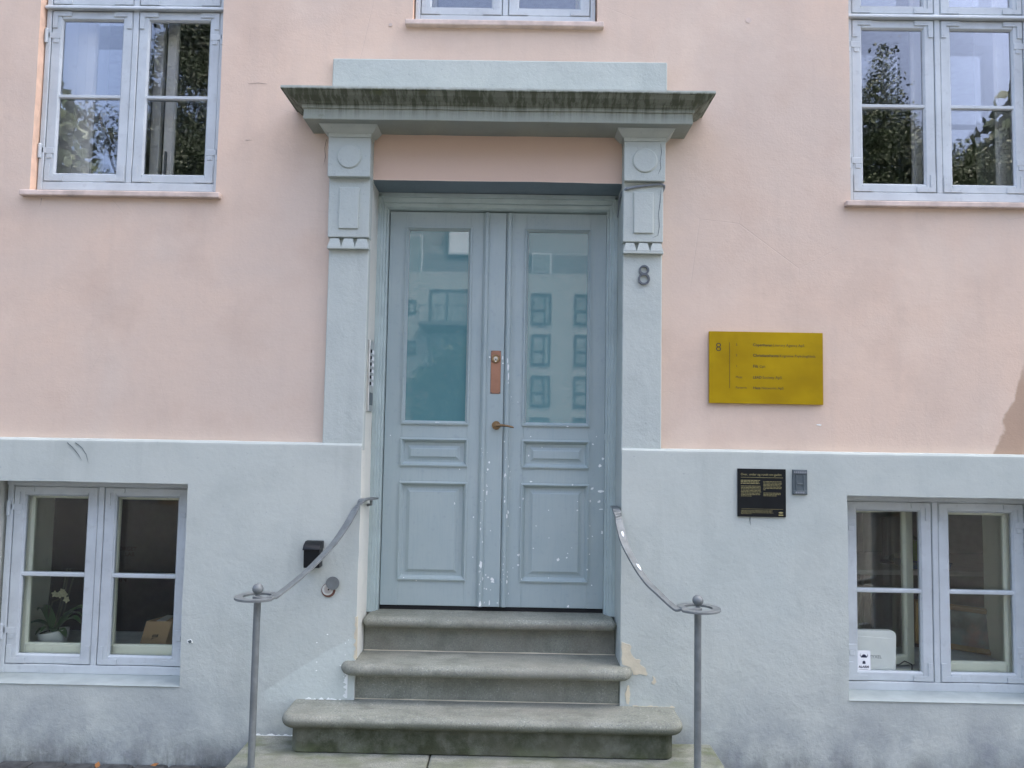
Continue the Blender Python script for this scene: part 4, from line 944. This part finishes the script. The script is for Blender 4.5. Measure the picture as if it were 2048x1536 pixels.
# fallen leaves at the foot of the wall
for i, (x, y, a) in enumerate(((-1.735, -.09, .5), (-2.02, -.10, 1.9))):
    b = B(); c0 = Vector((x, y, .048)); d = Vector((math.cos(a), math.sin(a), .3))*.62; s_ = Vector((-math.sin(a), math.cos(a), .3))*.55
    pts = [c0-d*.035, c0-d*.015+s_*.02, c0+d*.01+s_*.024, c0+d*.03+s_*.008, c0+d*.045, c0+d*.028-s_*.012, c0+d*.005-s_*.022, c0-d*.02-s_*.014]
    b.loft([pts, [p+Vector((0, 0, .0015)) for p in pts]]); o = b.build('fallen_leaf', 'leaf_orange', origin=c0)
    tag(o, ['curled orange autumn leaf by wall foot, the right one of two', 'small orange autumn leaf by wall foot, the left one of two'][i], 'leaf', 'autumn leaves at the wall foot')

# ================================================================== ACROSS THE STREET (seen mirrored in the glass, but for the added tree row)
t = thing('apartment_building', (0, -48, 0), 'white modern apartment block mirrored in the frosted door panes', 'building')
b = B(); b.box(-34, 34, -58, -48, 0, 13.0); b.build('wall', 'render_white', t)
b = B(); b.prism([(-48.0, 13.0), (-48.25, 14.35), (-49.8, 17.6), (-57, 17.6), (-58, 13.0)], 'x', -34.1, 34.1); b.build('roof', 'roof_zinc', t)
def fwin(x0, x1, z0, z1, sx_=None, sz_=None, frame='frame_dark'):
    b = B(); f_ = .13
    b.box(x0, x0+f_, -48, -47.9, z0, z1).box(x1-f_, x1, -48, -47.9, z0, z1).box(x0+f_, x1-f_, -48, -47.9, z0, z0+f_).box(x0+f_, x1-f_, -48, -47.9, z1-f_, z1)
    if sx_: b.box(sx_-.05, sx_+.05, -48, -47.9, z0+f_, z1-f_)
    if sz_: b.box(x0+f_, sx_-.05, -48, -47.9, sz_-.05, sz_+.05)
    w_ = b.build('window', frame, t)
    b = B(); b.box(x0+f_, x1-f_, -48.02, -47.96, z0+f_, z1-f_); b.build('pane', 'far_pane_sky', w_)
for i in range(-5, 12):
    x0 = .95+2.96*i
    if -8 < x0 < .5: continue
    for r0, z0 in enumerate((9.47, 6.63, 3.77, .9)): fwin(x0, x0+1.32, z0, z0+2.12, x0+.88, z0+.95)
for z0 in (9.45, 6.6, 3.75):
    fwin(-6.15, -1.4, z0, z0+2.3, -4.9); fwin(-7.65, -7.05, z0+.6, z0+1.55)
    b = B(); b.box(-6.75, -1.0, -48, -46.6, z0-.35, z0-.1); bal = b.build('balcony', 'roof_zinc', t)
    b = B(); b.box(-6.75, -1.0, -46.64, -46.6, z0+.95, z0+1.0).box(-6.75, -6.70, -47.9, -46.6, z0+.95, z0+1.0).box(-1.05, -1.0, -47.9, -46.6, z0+.95, z0+1.0)
    b.box(-6.75, -1.0, -46.63, -46.61, z0+.4, z0+.43)
    for k_ in range(14): b.box(-6.75+k_*.44, -6.72+k_*.44, -46.64, -46.6, z0-.1, z0+.95)
    b.build('railing', 'frame_dark', bal)
for x0, x1, z0, z1, m in ((-7.6, -6.8, 13.05, 15.5, 'far_pane_sky'), (.95, 2.15, 13.1, 14.35, 'far_pane_sky'), (-4.85, -2.9, 14.3, 16.6, 'pale_panel'), (6.9, 8.1, 13.1, 14.35, 'far_pane_sky')):  # the one pale pane has bright reflected sky put into its colour
    b = B(); b.box(x0-.08, x1+.08, -50.2, -48.02, z0-.08, z1+.08); d_ = b.build('dormer', 'roof_zinc', t)
    b = B(); b.box(x0-.06, x1+.06, -48.05, -47.98, z0-.06, z1+.06); b.build('dormer_frame', 'pale_panel', d_)
    b = B(); b.box(x0, x1, -48.0, -47.96, z0, z1); b.build('dormer_pane', m, d_)

def tree(name, loc, label, trunk_h, crowns, nleaf, leaf=.14, mat='foliage', group='trees across the street', seed=1, cat='tree'):
    t = thing(name, loc, label, cat, group); rg = random.Random(seed)
    L = Vector(loc); b = B()
    b.tube([L, L+Vector((.05, 0, trunk_h*.4)), L+Vector((-.08, .05, trunk_h*.8)), L+Vector((.05, .1, trunk_h*1.25))], [.26, .2, .16, .06], 9)
    b.build('trunk', 'bark', t, smooth=True)
    b = B()
    for c, r in crowns:
        p0 = L+Vector((0, 0, trunk_h*rg.uniform(.5, .95))); p2 = L+Vector(c); p1 = p0.lerp(p2, .5)+Vector((0, 0, .25)); b.tube([p0, p1, p2], [.08, .05, .015], 6)
    b.build('limbs', 'bark', t, smooth=True)
    tot = sum(r[0]*r[1]*r[2] for c, r in crowns); V = []; F_ = []
    for c, r in crowns:
        n = max(60, int(nleaf*r[0]*r[1]*r[2]/tot)); cl = []
        for _ in range(max(8, n//26)):
            d = Vector((rg.gauss(0, 1), rg.gauss(0, 1), rg.gauss(0, 1))).normalized()*rg.uniform(.35, 1.0)**.6
            cl.append(L+Vector(c)+Vector((d.x*r[0], d.y*r[1], d.z*r[2])))
        for _ in range(n):
            p = rg.choice(cl)+Vector((rg.gauss(0, .13), rg.gauss(0, .13), rg.gauss(0, .12)))
            a = Vector((rg.gauss(0, 1), rg.gauss(0, 1), rg.gauss(0, 1))).normalized(); q = a.orthogonal().normalized(); q.rotate(Matrix.Rotation(rg.uniform(0, 6.28), 3, a)); s_ = a.cross(q)
            l_ = leaf*rg.uniform(.6, 1.2); i0 = len(V)
            V += [p-q*l_*.5, p+s_*l_*.28, p+q*l_*.5, p-s_*l_*.28]; F_.append((i0, i0+1, i0+2, i0+3))
    me = bpy.data.meshes.new('crown'); me.from_pydata([tuple(v-L) for v in V], [], F_); me.materials.append(MATS[mat])
    o = bpy.data.objects.new('crown', me); COL.objects.link(o); o.parent = t
    return t
tree('linden_tree', (-8.2, -14, 0), 'tall broad tree mirrored in the upper left window', 5.0,
     [((.2, 0, 9.6), (1.0, 1.2, 2.8)), ((.3, .3, 7.4), (1.2, 1.4, 1.8)), ((.3, 0, 11.4), (.8, 1, 1.2)), ((-.6, 0, 8.2), (.8, 1, .6)), ((-1.4, 0, 8.8), (.8, .5, .25)), ((-2.1, 0, 9.5), (.6, .4, .2)), ((-1.9, .2, 7.3), (1.0, 1, .7)), ((-1.3, 0, 6.6), (1.5, 1, 1.0)), ((-2.6, 0, 6.6), (.9, 1, .8))], 70000, .10, 'foliage_dark', seed=3)
tree('poplar_tree', (9.1, -14, 0), 'pointed leafy tree mirrored in the upper right window', 5.0,
     [((-.2, 0, 11.0), (.22, .25, .6)), ((-.25, 0, 10.2), (.45, .5, .7)), ((-.3, 0, 9.4), (.75, .7, .7)), ((0, 0, 8.6), (1.1, .9, .8)), ((.4, 0, 7.6), (1.3, 1.1, 1.0)), ((1.3, 0, 8.3), (.8, .8, .7)), ((2.2, .1, 7.9), (.9, .8, .9)), ((3.1, 0, 8.6), (.6, .6, .9)), ((2.9, .2, 7.2), (1.3, 1, 1.0)), ((-1.0, 0, 7.6), (.8, .8, .9)), ((1.5, 0, 6.6), (2.4, 1, .9))], 75000, .10, 'foliage', seed=8)
tree('round_bush', (-1.2, -14, 0), 'big round bush mirrored low in the left door pane', 1.6,
     [((.1, 0, 3.0), (1.1, 1.1, 1.2)), ((-.7, 0, 2.4), (.7, .9, 1.1)), ((.5, .1, 2.6), (.8, .9, 1.3)), ((0, 0, 1.5), (1.3, 1, 1.0))], 16000, .11, 'foliage', 'bushes across the street', seed=5, cat='bush')

# unseen leafy row added across the street to block low sky light
def sky_blocker_trees():
    rg = np.random.default_rng(12); P = []
    for x in (-38, -33, -28.5, -24, -19.5, -15, -5.2, 5.0, 15.5, 20, 24.5, 29, 34, 39):
        narrow = abs(x) < 8; r = np.array([1.5, 1.5, 4.2]) if narrow else np.array([3.0, 2.6, 4.6])
        n = 2600 if narrow else 5200
        d = rg.normal(size=(n, 3)); d /= np.linalg.norm(d, axis=1)[:, None]; d *= rg.uniform(.2, 1, n)[:, None]**.5
        P.append(np.array([x, -17, 8.0])+d*r)
    P = np.concatenate(P); n = len(P)
    a = rg.normal(size=(n, 3)); a /= np.linalg.norm(a, axis=1)[:, None]; b_ = np.cross(a, rg.normal(size=(n, 3))); b_ /= np.linalg.norm(b_, axis=1)[:, None]
    V = np.stack([P-a*.22, P+b_*.15, P+a*.22, P-b_*.15], 1).reshape(-1, 3)
    F_ = np.arange(4*n).reshape(-1, 4)
    me = bpy.data.meshes.new('sky_blocker_trees'); me.from_pydata(V.tolist(), [], F_.tolist()); me.materials.append(MATS['foliage'])
    o = bpy.data.objects.new('sky_blocker_trees', me); COL.objects.link(o)
    tag(stuff(o), 'unseen leafy row added across the street to block low sky light', 'trees')
sky_blocker_trees()
